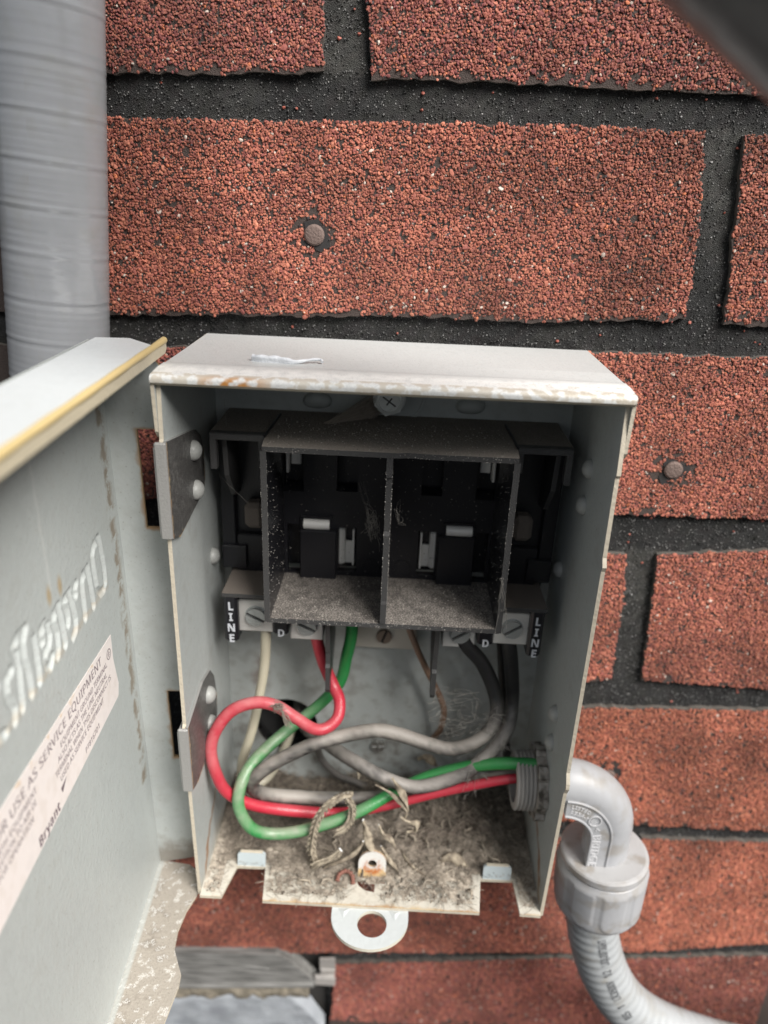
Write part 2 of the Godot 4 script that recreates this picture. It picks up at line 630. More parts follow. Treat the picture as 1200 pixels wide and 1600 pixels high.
func build_wall() -> void:
	var wall := thing("brick_wall", Vector3(0, -275, -5), "red granule-faced imitation brick wall with recessed black joints behind the open switch box", "wall")
	var board := mat(lin(0.03, 0.028, 0.026), 0.9)
	var g := Geo.new()
	g.plate(rect(-1500, -1300, 1500, 1700), [circle(HOLE, 13.2)], 20.0, Transform3D(Basis(), Vector3(0, 0, -19)))
	part("backing_board", [g], [board], wall)
	g = Geo.new()
	g.lathe(PackedVector2Array([Vector2(12.6, -90), Vector2(12.6, -5.0), Vector2(14.0, -5.0)]), 28, Transform3D(Basis(), Vector3(HOLE.x, HOLE.y, 0)))
	g.lathe(PackedVector2Array([Vector2(13, -90), Vector2(0, -90)]), 28, Transform3D(Basis(), Vector3(HOLE.x, HOLE.y, 0)))
	part("cable_sleeve", [g], [mat(lin(0.02, 0.02, 0.02), 0.9)], wall)
	# joints: tarry felt with mineral grit
	var fa := noise(11, 0.05, 4)
	var fb := noise(12, 0.35, 3)
	var fc := noise(13, 0.02, 3)
	g = Geo.new()
	var joint_shade := func(p: Vector3) -> Color:
		var k := clampf(0.5 + fc.get_noise_2d(p.x, p.y) * 0.9, 0, 1)
		var l := clampf(0.5 + fb.get_noise_2d(p.x * 1.7, p.y * 1.7), 0, 1)
		# upright joints are paler, with lichen-grey dust lying in them
		var up := 1.0 if (p.x > 92 and p.x < 107 and p.y > 106 and p.y < 166) or (p.x > -27 and p.x < -12 and p.y > 176) or (p.x > 89 and p.x < 105 and p.y > -38 and p.y < 22) else 0.0
		var ydust := clampf((p.y - (106 if p.y > 100 else -38)) / 58.0, 0, 1)
		return Color(0.016, 0.0155, 0.016).lerp(Color(0.075, 0.073, 0.066), k * 0.35 + up * 0.5 * ydust) * (0.9 + 1.0 * l)
	g.grid(190, 250, func(u: float, v: float) -> Vector3:
		var x := lerpf(-150, 230, u)
		var y := lerpf(-275, 225, v)
		return Vector3(x, y, -4.9 + fa.get_noise_2d(x, y) * 0.8 + fb.get_noise_2d(x, y) * 0.45),
		Vector3.BACK, func(u: float, v: float) -> bool: return Vector2(lerpf(-150, 230, u), lerpf(-275, 225, v)).distance_to(HOLE) < 14.5 or (lerpf(-150, 230, u) < -20.5 and lerpf(-275, 225, v) < -208), joint_shade)
	var jm := relief(mat(Color.WHITE, 0.85, 0.0, true), 0.5, 0.5, 5)
	var grain := NoiseTexture2D.new()
	grain.width = 512; grain.height = 512
	grain.seamless = true
	grain.noise = noise(14, 0.07, 4)
	var ramp := Gradient.new()
	ramp.colors = PackedColorArray([lin(0.25, 0.25, 0.25), lin(0.6, 0.6, 0.6), lin(1, 1, 1)])
	ramp.offsets = PackedFloat32Array([0.25, 0.5, 0.8])
	grain.color_ramp = ramp
	jm.albedo_texture = grain
	part("joint_felt", [g], [jm], wall)

	var bricks := [
		[PackedVector2Array([Vector2(-150, 225), Vector2(-25.8, 225), Vector2(-25.5, 194), Vector2(-26, 176), Vector2(-60, 174.5), Vector2(-150, 172)]), 0],
		[PackedVector2Array([Vector2(-13.1, 225), Vector2(-13.1, 194.6), Vector2(-11.2, 175), Vector2(31, 175.3), Vector2(69, 174.8), Vector2(106, 174.8), Vector2(230, 175), Vector2(230, 225)]), 0],
		[PackedVector2Array([Vector2(-150, 160.6), Vector2(-93, 161.6), Vector2(-7, 163.5), Vector2(51.6, 164.8), Vector2(91, 164), Vector2(94, 142), Vector2(95.5, 122.8), Vector2(96.3, 108.3), Vector2(42.8, 105.1), Vector2(12.6, 105.8), Vector2(-99.9, 101.5), Vector2(-150, 101)]), 1],
		[PackedVector2Array([Vector2(103, 164.1), Vector2(105.4, 140.6), Vector2(109.1, 107.4), Vector2(230, 107), Vector2(230, 164.5)]), 1],
		[PackedVector2Array([Vector2(-150, 89.5), Vector2(-82.8, 91.5), Vector2(-20, 93.5), Vector2(-20, 35), Vector2(-150, 33)]), 0],
		[PackedVector2Array([Vector2(-10, 94), Vector2(74, 96.4), Vector2(126, 97), Vector2(230, 97.5), Vector2(230, 38), Vector2(140, 37.9), Vector2(82.6, 36.7), Vector2(-10, 36)]), 1],
		[PackedVector2Array([Vector2(-100, 20), Vector2(91, 20.5), Vector2(93.5, -8), Vector2(94.3, -36), Vector2(85, -38.8), Vector2(-100, -40)]), 1],
		[PackedVector2Array([Vector2(102.8, 21.1), Vector2(105, -4.7), Vector2(106.8, -36.5), Vector2(158, -37.4), Vector2(230, -37.5), Vector2(230, 26), Vector2(143, 24.9)]), 1],
		[PackedVector2Array([Vector2(-10, -53), Vector2(85.9, -51.4), Vector2(161, -48.2), Vector2(230, -47), Vector2(230, -112), Vector2(176.8, -113.9), Vector2(119.5, -114.2), Vector2(-10, -116)]), 2],
		[PackedVector2Array([Vector2(-150, -135), Vector2(60, -126), Vector2(112, -123.5), Vector2(112, -199), Vector2(103, -200), Vector2(-24.6, -210.7), Vector2(-83, -215.6), Vector2(-100, -220), Vector2(-150, -224)]), 1],
		[PackedVector2Array([Vector2(122, -122.6), Vector2(200, -120), Vector2(230, -119), Vector2(230, -183), Vector2(194, -185.6), Vector2(131, -197.7), Vector2(122, -198.5)]), 2],
		[PackedVector2Array([Vector2(-16.4, -218.6), Vector2(97, -205), Vector2(134.8, -202), Vector2(196, -194.6), Vector2(230, -192), Vector2(230, -275), Vector2(-20, -275), Vector2(-19.2, -265)]), 0]]
	var tar := relief(mat(lin(0.050, 0.036, 0.031), 0.85), 0.6, 0.2, 7)
	var lip := relief(mat(lin(0.085, 0.075, 0.065), 0.9), 0.6, 0.2, 8)
	var chip := mat(Color.WHITE, 0.82, 0.0, true)
	var shapes := []
	for k in 3:
		shapes.append(pebble(100 + k))
	var sets := [[Color(0.247, 0.081, 0.058), Color(0.190, 0.058, 0.046), Color(0.297, 0.111, 0.073), Color(0.140, 0.041, 0.041)],
		[Color(0.297, 0.096, 0.063), Color(0.231, 0.074, 0.051), Color(0.355, 0.133, 0.083), Color(0.173, 0.052, 0.043)],
		[Color(0.339, 0.111, 0.066), Color(0.280, 0.088, 0.056), Color(0.387, 0.147, 0.087), Color(0.215, 0.066, 0.046)],
		[Color(0.215, 0.068, 0.052), Color(0.173, 0.054, 0.046), Color(0.247, 0.086, 0.063), Color(0.131, 0.041, 0.041)]]
	var nails := [Vector2(-28.2, 129.9), Vector2(102.0, 55.4), Vector2(101.0, -86.5)]
	var gap := noise(21, 0.22, 3)
	var tone := noise(22, 0.03, 3)
	var polys := []
	var row := -1
	for b in bricks:
		row += 1
		var poly := ragged(b[0], 30)
		polys.append(poly)
		var body := Geo.new()
		var side := Geo.new()
		body.plate(poly, [], 2.4, Transform3D(Basis(), Vector3(0, 0, -3.9)), side)
		var br := part("brick", [body, side], [tar, lip], wall)
		var bb := Rect2(poly[0], Vector2.ZERO)
		for p in poly:
			bb = bb.expand(p)
		bb = bb.intersection(Rect2(-128, -262, 330, 470))
		var cols := [PackedColorArray(), PackedColorArray(), PackedColorArray()]
		var xfs := [[], [], []]
		var step := 0.76
		var ny := int(bb.size.y / step) + 1
		var nx := int(bb.size.x / step) + 1
		for pass_no in 2:
			for j in ny:
				for i in nx:
					if pass_no == 1 and rng.randf() > 0.45:
						continue
					var p := bb.position + Vector2((i + (j % 2) * 0.5 + rng.randf_range(-0.42, 0.42)) * step, (j + rng.randf_range(-0.42, 0.42)) * step)
					if absf(p.x) < 57 and p.y > -89 and p.y < 84:
						continue
					if not Geometry2D.is_point_in_polygon(p, poly):
						continue
					var gn := gap.get_noise_2d(p.x, p.y)
					var low := (p - bb.position).y     # height above the brick's foot: granules wear off there
					var worn := gn > 0.46 or (gn > 0.12 and low < 4.5 and tone.get_noise_2d(p.x * 2.0, 5.0) > -0.1) or rng.randf() < 0.015
					for q in nails:
						var away := p.distance_to(q)
						if away < 4.6 + gn * 4.0 or (away < 8.0 and gn > 0.03):
							worn = true
					if row < 4 and not Geometry2D.is_point_in_polygon(p - Vector2(0, 1.3 + gn * 2.2), poly) and rng.randf() < 0.9:
						worn = true
					if worn:
						continue
					var size := rng.randf_range(0.30, 0.60) * (1.0 if pass_no == 0 else 0.75)
					if rng.randf() < 0.07:
						size *= 1.6
					var rot := Basis(Vector3(rng.randf_range(-1, 1), rng.randf_range(-1, 1), rng.randf_range(-1, 1)).normalized(), rng.randf_range(-0.5, 0.5)) * Basis(Vector3.BACK, rng.randf() * TAU)
					var stretch := Basis.from_scale(Vector3(size * rng.randf_range(0.8, 1.45), size * rng.randf_range(0.7, 1.1), size * 0.75))
					var z := -2.62 + rng.randf_range(-0.10, 0.22) + (0.35 if pass_no == 1 else 0.0)
					var s: Array = sets[b[1]]
					var c: Color = s[rng.randi() % 4]
					c = c.lerp(s[rng.randi() % 4], rng.randf())
					c = c * (1.0 + tone.get_noise_2d(p.x, p.y) * 0.45 + tone.get_noise_2d(p.x * 0.3 + 70.0, p.y * 0.3) * 0.4) * rng.randf_range(1.06, 1.32)
					var luck := rng.randf()
					if luck < 0.013: c = Color(0.03, 0.028, 0.03) * rng.randf_range(0.7, 2.0)
					elif luck < 0.026: c = Color(0.5, 0.42, 0.36) * rng.randf_range(0.6, 1.2)
					elif luck < 0.036: c = Color(0.48, 0.15, 0.07)
					c.a = 1.0
					var w := rng.randi() % 3
					xfs[w].append(Transform3D(rot * stretch, Vector3(p.x, p.y, z)))
					cols[w].append(c)
		for w in 3:
			if xfs[w].size():
				scatter("stone_granules", shapes[w], chip, xfs[w], cols[w], br)
	# nail heads
	var rusty := relief(mat(lin(0.16, 0.115, 0.10), 0.8, 0.2), 1.2, 0.25, 9)
	for q in nails:
		g = Geo.new()
		var r := 3.3 if q.y > 0 else 2.8
		g.lathe(PackedVector2Array([Vector2(1.0, -5), Vector2(1.0, -2.6), Vector2(r, -2.5), Vector2(r, -1.9), Vector2(r * 0.82, -1.5), Vector2(r * 0.5, -1.35), Vector2(0, -1.3)]), 20, Transform3D(Basis(Vector3.RIGHT, 0.06), Vector3(q.x, q.y, 0.2)))
		# the torn, bare patch of felt round it
		var torn := Geo.new()
		var blot := PackedVector2Array()
		for k in 22:
			var a := TAU * k / 22.0
			blot.append(q + Vector2(cos(a), sin(a)) * (4.6 + 3.2 * gap.get_noise_2d(q.x + cos(a) * 5.0, q.y + sin(a) * 5.0) + 0.8 * sin(a * 3.0 + q.x)))
		torn.plate(blot, [], 0.3, Transform3D(Basis(), Vector3(0, 0, -2.55)))
		part("nail", [g, torn], [rusty, mat(lin(0.022, 0.02, 0.02), 0.85)], wall)
	# loose mineral grit on the joints
	var gx := [[], []]
	var gc := [PackedColorArray(), PackedColorArray()]
	for k in 170000:
		var p := Vector2(rng.randf_range(-125, 200), rng.randf_range(-245, 215))
		if absf(p.x) < 58 and p.y > -90 and p.y < 84 or (p.x < -21 and p.y < -206):
			continue
		var inside := false
		for i in polys.size():
			if Geometry2D.is_point_in_polygon(p, polys[i]):
				inside = true
				break
		if inside:
			continue
		var red := rng.randf() < 0.003
		var size := rng.randf_range(0.14, 0.36) if not red else rng.randf_range(0.4, 0.75)
		var l := pow(rng.randf(), 2.0) * 0.15 + 0.008
		if rng.randf() < 0.02: l = rng.randf_range(0.15, 0.35)
		var c := Color(l, l * 0.98, l * 0.96)
		if red: c = Color(0.30, 0.085, 0.06)
		var z := -4.9 + fa.get_noise_2d(p.x, p.y) * 0.8 + fb.get_noise_2d(p.x, p.y) * 0.45
		gx[k % 2].append(Transform3D(Basis(Vector3(rng.randf(), rng.randf(), rng.randf()).normalized(), rng.randf() * TAU) * Basis.from_scale(Vector3.ONE * size), Vector3(p.x, p.y, z + size * 0.3)))
		gc[k % 2].append(c)
	for k in 2:
		scatter("joint_grit", shapes[k], mat(Color.WHITE, 0.6, 0.0, true), gx[k], gc[k], wall)

# ---------------------------------------------------------------- the steel enclosure
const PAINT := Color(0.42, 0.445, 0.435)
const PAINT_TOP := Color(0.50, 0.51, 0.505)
var box: Node3D
var edge_mat: StandardMaterial3D
var zinc: StandardMaterial3D

func edge_geo() -> Geo:
	return Geo.new()

func dome(r: float, h: float) -> PackedVector2Array:
	var p := PackedVector2Array([Vector2(r, -0.4)])
	for i in 7:
		var a := PI / 2 * i / 6.0
		p.append(Vector2(r * cos(a), h * sin(a)))
	p[p.size() - 1].x = 0.0
	return p

func screw_head(g: Geo, at: Vector3, dir: Vector3, r: float, h: float, slot_turn := 0.4, floor_geo: Geo = null) -> void:
	# a round head whose slot is a real groove: two half discs with a floor between them
	var xf := along(at, dir)
	var w := r * 0.17
	g.lathe(PackedVector2Array([Vector2(r, -1.5), Vector2(r, h * 0.45)]), 28, xf)
	(floor_geo if floor_geo else g).lathe(PackedVector2Array([Vector2(r * 0.98, h * 0.45), Vector2(0, h * 0.45)]), 28, xf)
	for sg in [-1.0, 1.0]:
		var half := PackedVector2Array()
		var a0 := asin(w / r)
		for i in 15:
			var a := lerpf(a0, PI - a0, i / 14.0)
			half.append(Vector2(cos(a), sin(a)) * r * 0.97)
		var turn := xf * Transform3D(Basis(Vector3.BACK, slot_turn + (PI if sg < 0 else 0.0)), Vector3(0, 0, h * 0.72))
		g.plate(half, [], h * 0.56, turn)

func build_box() -> void:
	box = thing("disconnect_box", Vector3(0, -97.3, 0), "open grey steel disconnect box with switch and wires inside, door swung out to its left", "electrical box")
	edge_mat = relief(mat(lin(0.50, 0.45, 0.36), 0.65), 2.5, 0.15, 14)
	zinc = relief(mat(lin(0.55, 0.55, 0.53), 0.38, 0.85), 1.5, 0.04, 15)
	var d := 61.0
	# back
	var g := Geo.new()
	var hole_edge := Geo.new()
	g.plate(rect(-62.6, -96.0, 62.6, 96.0), [circle(Vector2(HOLE.x, HOLE.y), 13.0)], 1.2, Transform3D(Basis(), Vector3(0, 0, 0.7)), hole_edge)
	var dirty := func(q: Color, x: float, y: float, a: float, b: float, c: float) -> Color:
		# grey film and cobweb dust round the lower middle, drip mark beside the left lug, rust by the foot
		var k := clampf((c * 1.3 + a * 0.5 - 0.72) * 1.6, 0, 1) * clampf(1.0 - (y - 10.0) / 75.0, 0, 1)
		q = q.lerp(Color(0.20, 0.185, 0.165), k * 0.75)
		var st := clampf(1.0 - Vector2((x - 13.0) / 5.0, (y - 56.0) / 13.0).length(), 0, 1)
		q = q.lerp(Color(0.16, 0.11, 0.085), clampf(st * 2.0 * c, 0, 1) * 0.8)
		return q
	part("back_panel", [g, hole_edge], [painted(125, 192, 50, {"base": PAINT * 1.03, "dirt_amt": 0.25, "extra": dirty, "rough": 0.45}), mat(lin(0.05, 0.045, 0.04), 0.8)], box)
	# half-round knockouts pressed into the back, near the top
	var steel := mat(PAINT.linear_to_srgb(), 0.45)
	for c in [Vector2(-26.5, 76.0), Vector2(26.7, 76.5)]:
		g = Geo.new()
		g.tube(spline([Vector3(c.x - 5, c.y - 0.4, 1.3), Vector3(c.x, c.y + 0.4, 1.7), Vector3(c.x + 5, c.y - 0.2, 1.3)], 6), func(s: float, a: float) -> float: return 0.4 + 2.6 * sqrt(maxf(0.0, 1.0 - pow(2.0 * s - 1.0, 2.0))), 14)
		part("knockout", [g], [steel], box)
	g = Geo.new()
	g.lathe(PackedVector2Array([Vector2(10.4, 1.2), Vector2(10.4, 2.3), Vector2(9.6, 2.5), Vector2(9.2, 2.3), Vector2(9.2, 1.7), Vector2(0, 1.7)]), 36, Transform3D(Basis(), Vector3(1.0, 79.5, 0)))
	part("knockout", [g], [steel], box)
	# fixing bolt with hexagon head and cross slot
	g = Geo.new()
	var bx := along(Vector3(-1.5, 79.6, 6.6), Vector3(0.02, 0.02, 1))
	g.lathe(PackedVector2Array([Vector2(3.0, -5.4), Vector2(3.0, 1.0)]), 18, bx)
	g.lathe(PackedVector2Array([Vector2(5.6, 0.6), Vector2(5.6, 1.6), Vector2(3, 1.7)]), 30, bx)
	var hexa := PackedVector2Array()
	for i in 6:
		hexa.append(Vector2(cos(TAU * i / 6 + 0.3), sin(TAU * i / 6 + 0.3)) * 5.2)
	g.plate(hexa, [], 4.2, bx * Transform3D(Basis(), Vector3(0, 0, 3.6)))
	g.lathe(PackedVector2Array([Vector2(4.5, 5.6), Vector2(4.2, 6.1), Vector2(3.6, 6.2), Vector2(3.4, 5.95), Vector2(0, 5.9)]), 30, bx)
	var marks := Geo.new()
	for k in 2:
		marks.box(Vector3(0, 0, 5.95), Vector3(5.4 if k == 0 else 3.0, 0.55, 0.25), 0.1, bx * Transform3D(Basis(Vector3.BACK, -0.62 + k * PI / 2), Vector3.ZERO))
	part("fixing_bolt", [g, marks], [relief(mat(lin(0.66, 0.68, 0.66), 0.30, 0.25), 2.0, 0.12, 16), mat(lin(0.12, 0.12, 0.115), 0.5, 0.3)], box)
	g = Geo.new()
	screw_head(g, Vector3(-0.2, -73.3, 1.2), Vector3.BACK, 3.0, 1.6, 0.1)
	for k in 2:
		g.box(Vector3(0, 0, 3.0), Vector3(5.8, 0.9, 0.7), 0.2, Transform3D(Basis(Vector3.BACK, 0.1 + k * PI / 2), Vector3(-0.2, -73.3, 0)))
	part("screw", [g], [zinc], box)
	# side sheets with the small steps of the cut front edge
	var rust_l := func(q: Color, x: float, y: float, a: float, b: float, c: float) -> Color:
		# x runs from the back to the front edge on these sheets
		var mid := 47.0 + maxf(0.0, 17.0 - y) * 0.65 if y < 17.0 else (47.0 - (y - 17.0) * 2.0 if y < 20.0 else 41.0 - (y - 20.0) * 1.3)
		var run := absf(x - mid - (c - 0.5) * 4.0) / (0.9 + 1.6 * c)
		if y < 34.0:
			q = q.lerp(Color(0.27, 0.125, 0.05), clampf(1.5 - run, 0, 1) * 0.9 * clampf((34.0 - y) / 12.0, 0, 1))
			q = q.lerp(Color(0.30, 0.255, 0.19), clampf((13.0 - y) / 13.0 + (a - 0.5), 0, 1) * 0.65)
		return q
	for sg in [-1.0, 1.0]:
		g = Geo.new()
		var e := edge_geo()
		var o: PackedVector2Array
		if sg < 0:
			o = PackedVector2Array([Vector2(0, -97.3), Vector2(d - 1.5, -97.3), Vector2(d + 0.3, -45), Vector2(d + 0.9, -44), Vector2(d + 0.9, -19), Vector2(d, -18), Vector2(d - 0.4, 49), Vector2(d, 50), Vector2(d, 78), Vector2(d - 0.6, 79), Vector2(d - 1.6, 95), Vector2(d - 3, 96.2), Vector2(0, 96.2)])
		else:
			o = PackedVector2Array([Vector2(0, -97.3), Vector2(d - 0.5, -97.3), Vector2(d + 2.6, -36), Vector2(d + 4.2, -33), Vector2(d + 4.0, -31), Vector2(d + 2.0, -28), Vector2(d + 1.6, 46), Vector2(d + 2.4, 47.6), Vector2(d + 0.8, 50), Vector2(d - 0.2, 74), Vector2(d + 0.6, 75), Vector2(d - 1.6, 95), Vector2(d - 3, 96.2), Vector2(0, 96.2)])
		# plane: local x = z of the box, local y = up
		var xf := frame(Vector3(sg * 62.9, 0, 0), Vector3.BACK, Vector3.UP)
		g.plate(o, [], 1.2, xf, e)
		var m := painted(66, 194, 60 + int(sg), {"base": PAINT, "rust": 1.1, "rust_sides": [0, 0, 1, 1], "dirt_amt": 0.22, "extra": rust_l, "bump": 0.05, "rough": 0.42, "speck": 0.79})
		part("side_panel", [g, e], [m, edge_mat], box)
	# hood: a folded sheet, with a rounded front lip
	g = Geo.new()
	var e2 := edge_geo()
	var prof := [Vector2(0, 97.3), Vector2(47.5, 97.5), Vector2(49.0, 97.8), Vector2(54.0, 97.8), Vector2(57.5, 97.6), Vector2(61.3, 97.2), Vector2(62.0, 96.8), Vector2(62.2, 96.2), Vector2(62.1, 95.2)]
	var hw := 64.3
	var hood_pt := func(u: float, v: float) -> Vector3:
		# v follows the length of the profile, so that the paint is not stretched
		var left := v * 64.6
		var i := 0
		while i < prof.size() - 2 and left > (prof[i] as Vector2).distance_to(prof[i + 1]):
			left -= (prof[i] as Vector2).distance_to(prof[i + 1])
			i += 1
		var p: Vector2 = (prof[i] as Vector2).lerp(prof[i + 1], minf(left / (prof[i] as Vector2).distance_to(prof[i + 1]), 1.0))
		return Vector3(lerpf(-hw, hw, u), p.y, p.x)
	g.grid(60, 80, hood_pt, Vector3(0, 1, 0.3))
	var under := Geo.new()
	under.grid(2, 40, func(u: float, v: float) -> Vector3: return hood_pt.call(u, v) + Vector3(0, -0.8, -1.1 * v), Vector3.DOWN)
	# close the lip and the ends
	for i in prof.size() - 1:
		for sg in [-1.0, 1.0]:
			var a: Vector2 = prof[i]
			var b: Vector2 = prof[i + 1]
			under.quad(Vector3(sg * hw, a.y, a.x), Vector3(sg * hw, b.y, b.x), Vector3(sg * hw, b.y - 1.2, b.x - 0.6), Vector3(sg * hw, a.y - 1.2, a.x), Vector3(sg, 0, 0))
	e2.quad(Vector3(-hw, 95.2, 62.1), Vector3(hw, 95.2, 62.1), Vector3(hw, 94.3, 61.0), Vector3(-hw, 94.3, 61.0), Vector3(0, -1, 0.6))
	# ears that lap down outside the side sheets
	for sg in [-1.0, 1.0]:
		var ear := PackedVector2Array([Vector2(0, 97.2), Vector2(0, 84), Vector2(44, 84), Vector2(49, 79), Vector2(58.5, 79), Vector2(60.2, 81), Vector2(61.0, 94.5), Vector2(57, 97.2)])
		var eg := Geo.new()
		eg.plate(ear, [], 1.0, frame(Vector3(sg * 64.1, 0, 0), Vector3.BACK, Vector3.UP), e2)
		under.v.append_array(eg.v); under.n.append_array(eg.n); under.uv.append_array(eg.uv); under.col.append_array(eg.col)
	var top_wear := func(q: Color, x: float, y: float, a: float, b: float, c: float) -> Color:
		# chalked paint and rubbed, soiled front bend; rust at the left front corner
		y = 66.0 - y
		var front := clampf(1.5 - absf(y - 7.0) / 6.0, 0, 1)
		q = q.lerp(Color(0.80, 0.80, 0.78), front * clampf(0.35 + c * 0.9 + (b - 0.5) * 1.2, 0, 0.95))
		if y < 9.0 + (c - 0.5) * 6.0 and x > 70.0 and b > 0.46:
			q = q.lerp(Color(0.33, 0.29, 0.24), clampf((c - 0.40) * 4.0, 0, 1) * clampf((x - 70.0) / 45.0, 0, 1) * 0.7)
		if y < 5.5:
			q = q.lerp(Color(0.42, 0.36, 0.27), clampf((c - 0.44) * 5.0, 0, 0.6))
			var sp := clampf(1.3 - absf(x - 22.0) / 9.0, 0, 1)
			q = q.lerp(Color(0.42, 0.19, 0.05), sp * clampf((c - 0.3) * 3.0, 0, 1) * clampf((5.0 - y) / 3.0, 0, 1))
		if y > 30.0:
			q = q.lerp(Color(0.34, 0.335, 0.33), clampf((x - 70.0) / 60.0, 0, 1) * 0.3)
		return q
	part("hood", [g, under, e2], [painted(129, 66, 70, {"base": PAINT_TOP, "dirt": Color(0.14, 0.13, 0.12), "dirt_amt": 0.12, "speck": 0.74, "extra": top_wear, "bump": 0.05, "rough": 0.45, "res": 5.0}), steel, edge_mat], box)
	# floor with two slots along its front edge
	g = Geo.new()
	var e3 := edge_geo()
	var fl := PackedVector2Array([Vector2(-62.3, 0.5), Vector2(62.3, 0.5), Vector2(62.3, 62.2), Vector2(54.8, 62.0), Vector2(54.0, 47.6), Vector2(41.6, 47.9), Vector2(40.0, 62.4), Vector2(-39.1, 62.4), Vector2(-40.6, 47.8), Vector2(-51.4, 48.0), Vector2(-54.4, 61.6), Vector2(-62.3, 61.6)])
	# local x = x, local y = -z, so that the normal looks up
	var fl2 := PackedVector2Array()
	for p in fl:
		fl2.append(Vector2(p.x, -p.y))
	g.plate(fl2, [PackedVector2Array([Vector2(-5.6, -51.0), Vector2(-4.6, -53.6), Vector2(-2.0, -55.6), Vector2(1.4, -56.2), Vector2(1.6, -52.4), Vector2(5.4, -52.2), Vector2(5.4, -50.8)])], 1.2, frame(Vector3(0, -95.9, 0), Vector3.RIGHT, Vector3.FORWARD), e3)
	part("floor_panel", [g, e3], [painted(125, 62, 75, {"base": Color(0.58, 0.55, 0.48), "dirt": Color(0.28, 0.24, 0.19), "dirt_amt": 0.6, "rust": 1.4, "rust_sides": [0, 0, 0, 1], "rough": 0.7, "res": 4.0}), edge_mat], box)
	# two upturned locking lugs behind the slots
	var lug_paint := mat(lin(0.46, 0.52, 0.54), 0.4)
	for x in [-46.0, 47.8]:
		g = Geo.new()
		g.plate(PackedVector2Array([Vector2(-5.3, 0), Vector2(5.3, 0), Vector2(5.3, 5.2), Vector2(4.2, 6.3), Vector2(-4.2, 6.3), Vector2(-5.3, 5.2)]), [], 1.2, Transform3D(Basis(Vector3.RIGHT, -0.15), Vector3(x, -95.6, 47.0)), g)
		var e4 := edge_geo()
		e4.box(Vector3(x, -89.35, 46.1), Vector3(8.6, 0.35, 1.3), 0.12)
		part("locking_lug", [g, e4], [lug_paint, edge_mat], box)
	# upright padlock eye, rusted below
	g = Geo.new()
	var arch := PackedVector2Array([Vector2(-5.2, 0), Vector2(5.2, 0), Vector2(5.2, 6.0)])
	for i in 13:
		var a := PI * i / 12.0
		arch.append(Vector2(cos(a) * 5.2, 6.6 + sin(a) * 4.6))
	arch.append(Vector2(-5.2, 6.0))
	var eye_wear := func(q: Color, x: float, y: float, a: float, b: float, c: float) -> Color:
		q = q.lerp(Color(0.56, 0.34, 0.09), clampf((5.0 - y + (c - 0.5) * 3.0) / 2.0, 0, 1) * 0.75)
		var ring := Vector2(x - 5.2, y - 5.6).length()
		q = q.lerp(Color(0.40, 0.12, 0.025), clampf(1.25 - absf(ring - 2.6) / 1.5, 0, 1) * clampf(1.4 - y / 6.0 + (c - 0.5), 0, 1))
		return q
	g.plate(arch, [circle(Vector2(0, 6.2), 1.7, 18)], 1.4, Transform3D(Basis(Vector3.RIGHT, -0.2), Vector3(0.2, -95.4, 49.6)))
	part("padlock_eye", [g], [painted(10.4, 11.2, 78, {"base": Color(0.62, 0.61, 0.58), "res": 14.0, "dirt_amt": 0.2, "extra": eye_wear, "bump": 0.0})], box)
	# the pale ring that sticks out in front for a padlock
	g = Geo.new()
	var e5 := Geo.new()
	var ring := PackedVector2Array([Vector2(-13.9, -56), Vector2(-13.9, -64.5)])
	for i in 21:
		var a := PI + PI * i / 20.0
		ring.append(Vector2(cos(a) * 13.9, -65.5 + sin(a) * 12.6))
	ring.append_array([Vector2(13.9, -64.5), Vector2(13.9, -56)])
	g.plate(ring, [circle(Vector2(0.9, -68.3), 5.3, 32)], 1.4, frame(Vector3(0.3, -97.3, 0), Vector3.RIGHT, Vector3.FORWARD), e5)
	for x in [-9.2, 9.3]:
		# small pressed arrowheads
		g.flat(Vector3(x - 2.2, -96.55, 62.6), Vector3(x + 0.0, -96.0, 64.2), Vector3(x, -96.55, 66.6), Vector3(-0.5, 1, 0))
		g.flat(Vector3(x + 2.2, -96.55, 62.6), Vector3(x + 0.0, -96.0, 64.2), Vector3(x, -96.55, 66.6), Vector3(0.5, 1, 0))
		g.flat(Vector3(x + 2.2, -96.55, 62.6), Vector3(x + 0.0, -96.0, 64.2), Vector3(x - 2.2, -96.55, 62.6), Vector3(0, 1, -0.5))
	part("padlock_ring", [g, e5], [relief(mat(lin(0.53, 0.56, 0.565), 0.4), 3.0, 0.1, 17), mat(lin(0.6, 0.57, 0.48), 0.5)], box)
	# rivets of the side sheets
	var rivet_mat := relief(mat(lin(0.34, 0.345, 0.33), 0.45), 2.0, 0.1, 18)
	for q in [Vector3(-62.3, 21.4, 17.2), Vector3(62.3, 67.2, 34.6), Vector3(62.3, 54.6, 33.8), Vector3(62.3, 22.3, 16.1), Vector3(62.3, -22.5, 39.7), Vector3(62.3, -34.4, 40.7)]:
		g = Geo.new()
		g.lathe(dome(3.1, 2.6), 20, along(q, Vector3(-signf(q.x), 0, 0)), true)
		part("rivet", [g], [rivet_mat], box)
	# two blackened hinge plates, wrapped round the left front edge, each with two rivets
	var plate_mat := painted(38, 32, 119, {"base": Color(0.058, 0.056, 0.055), "dirt": Color(0.34, 0.33, 0.31), "dirt_amt": 0.2, "speck": 0.60, "bump": 0.05, "rough": 0.38, "res": 9.0, "rust": 1.2, "rust_sides": [1, 0, 1, 1]})
	var worn_mat := relief(mat(lin(0.33, 0.325, 0.315), 0.35, 0.3), 1.0, 0.12, 20)
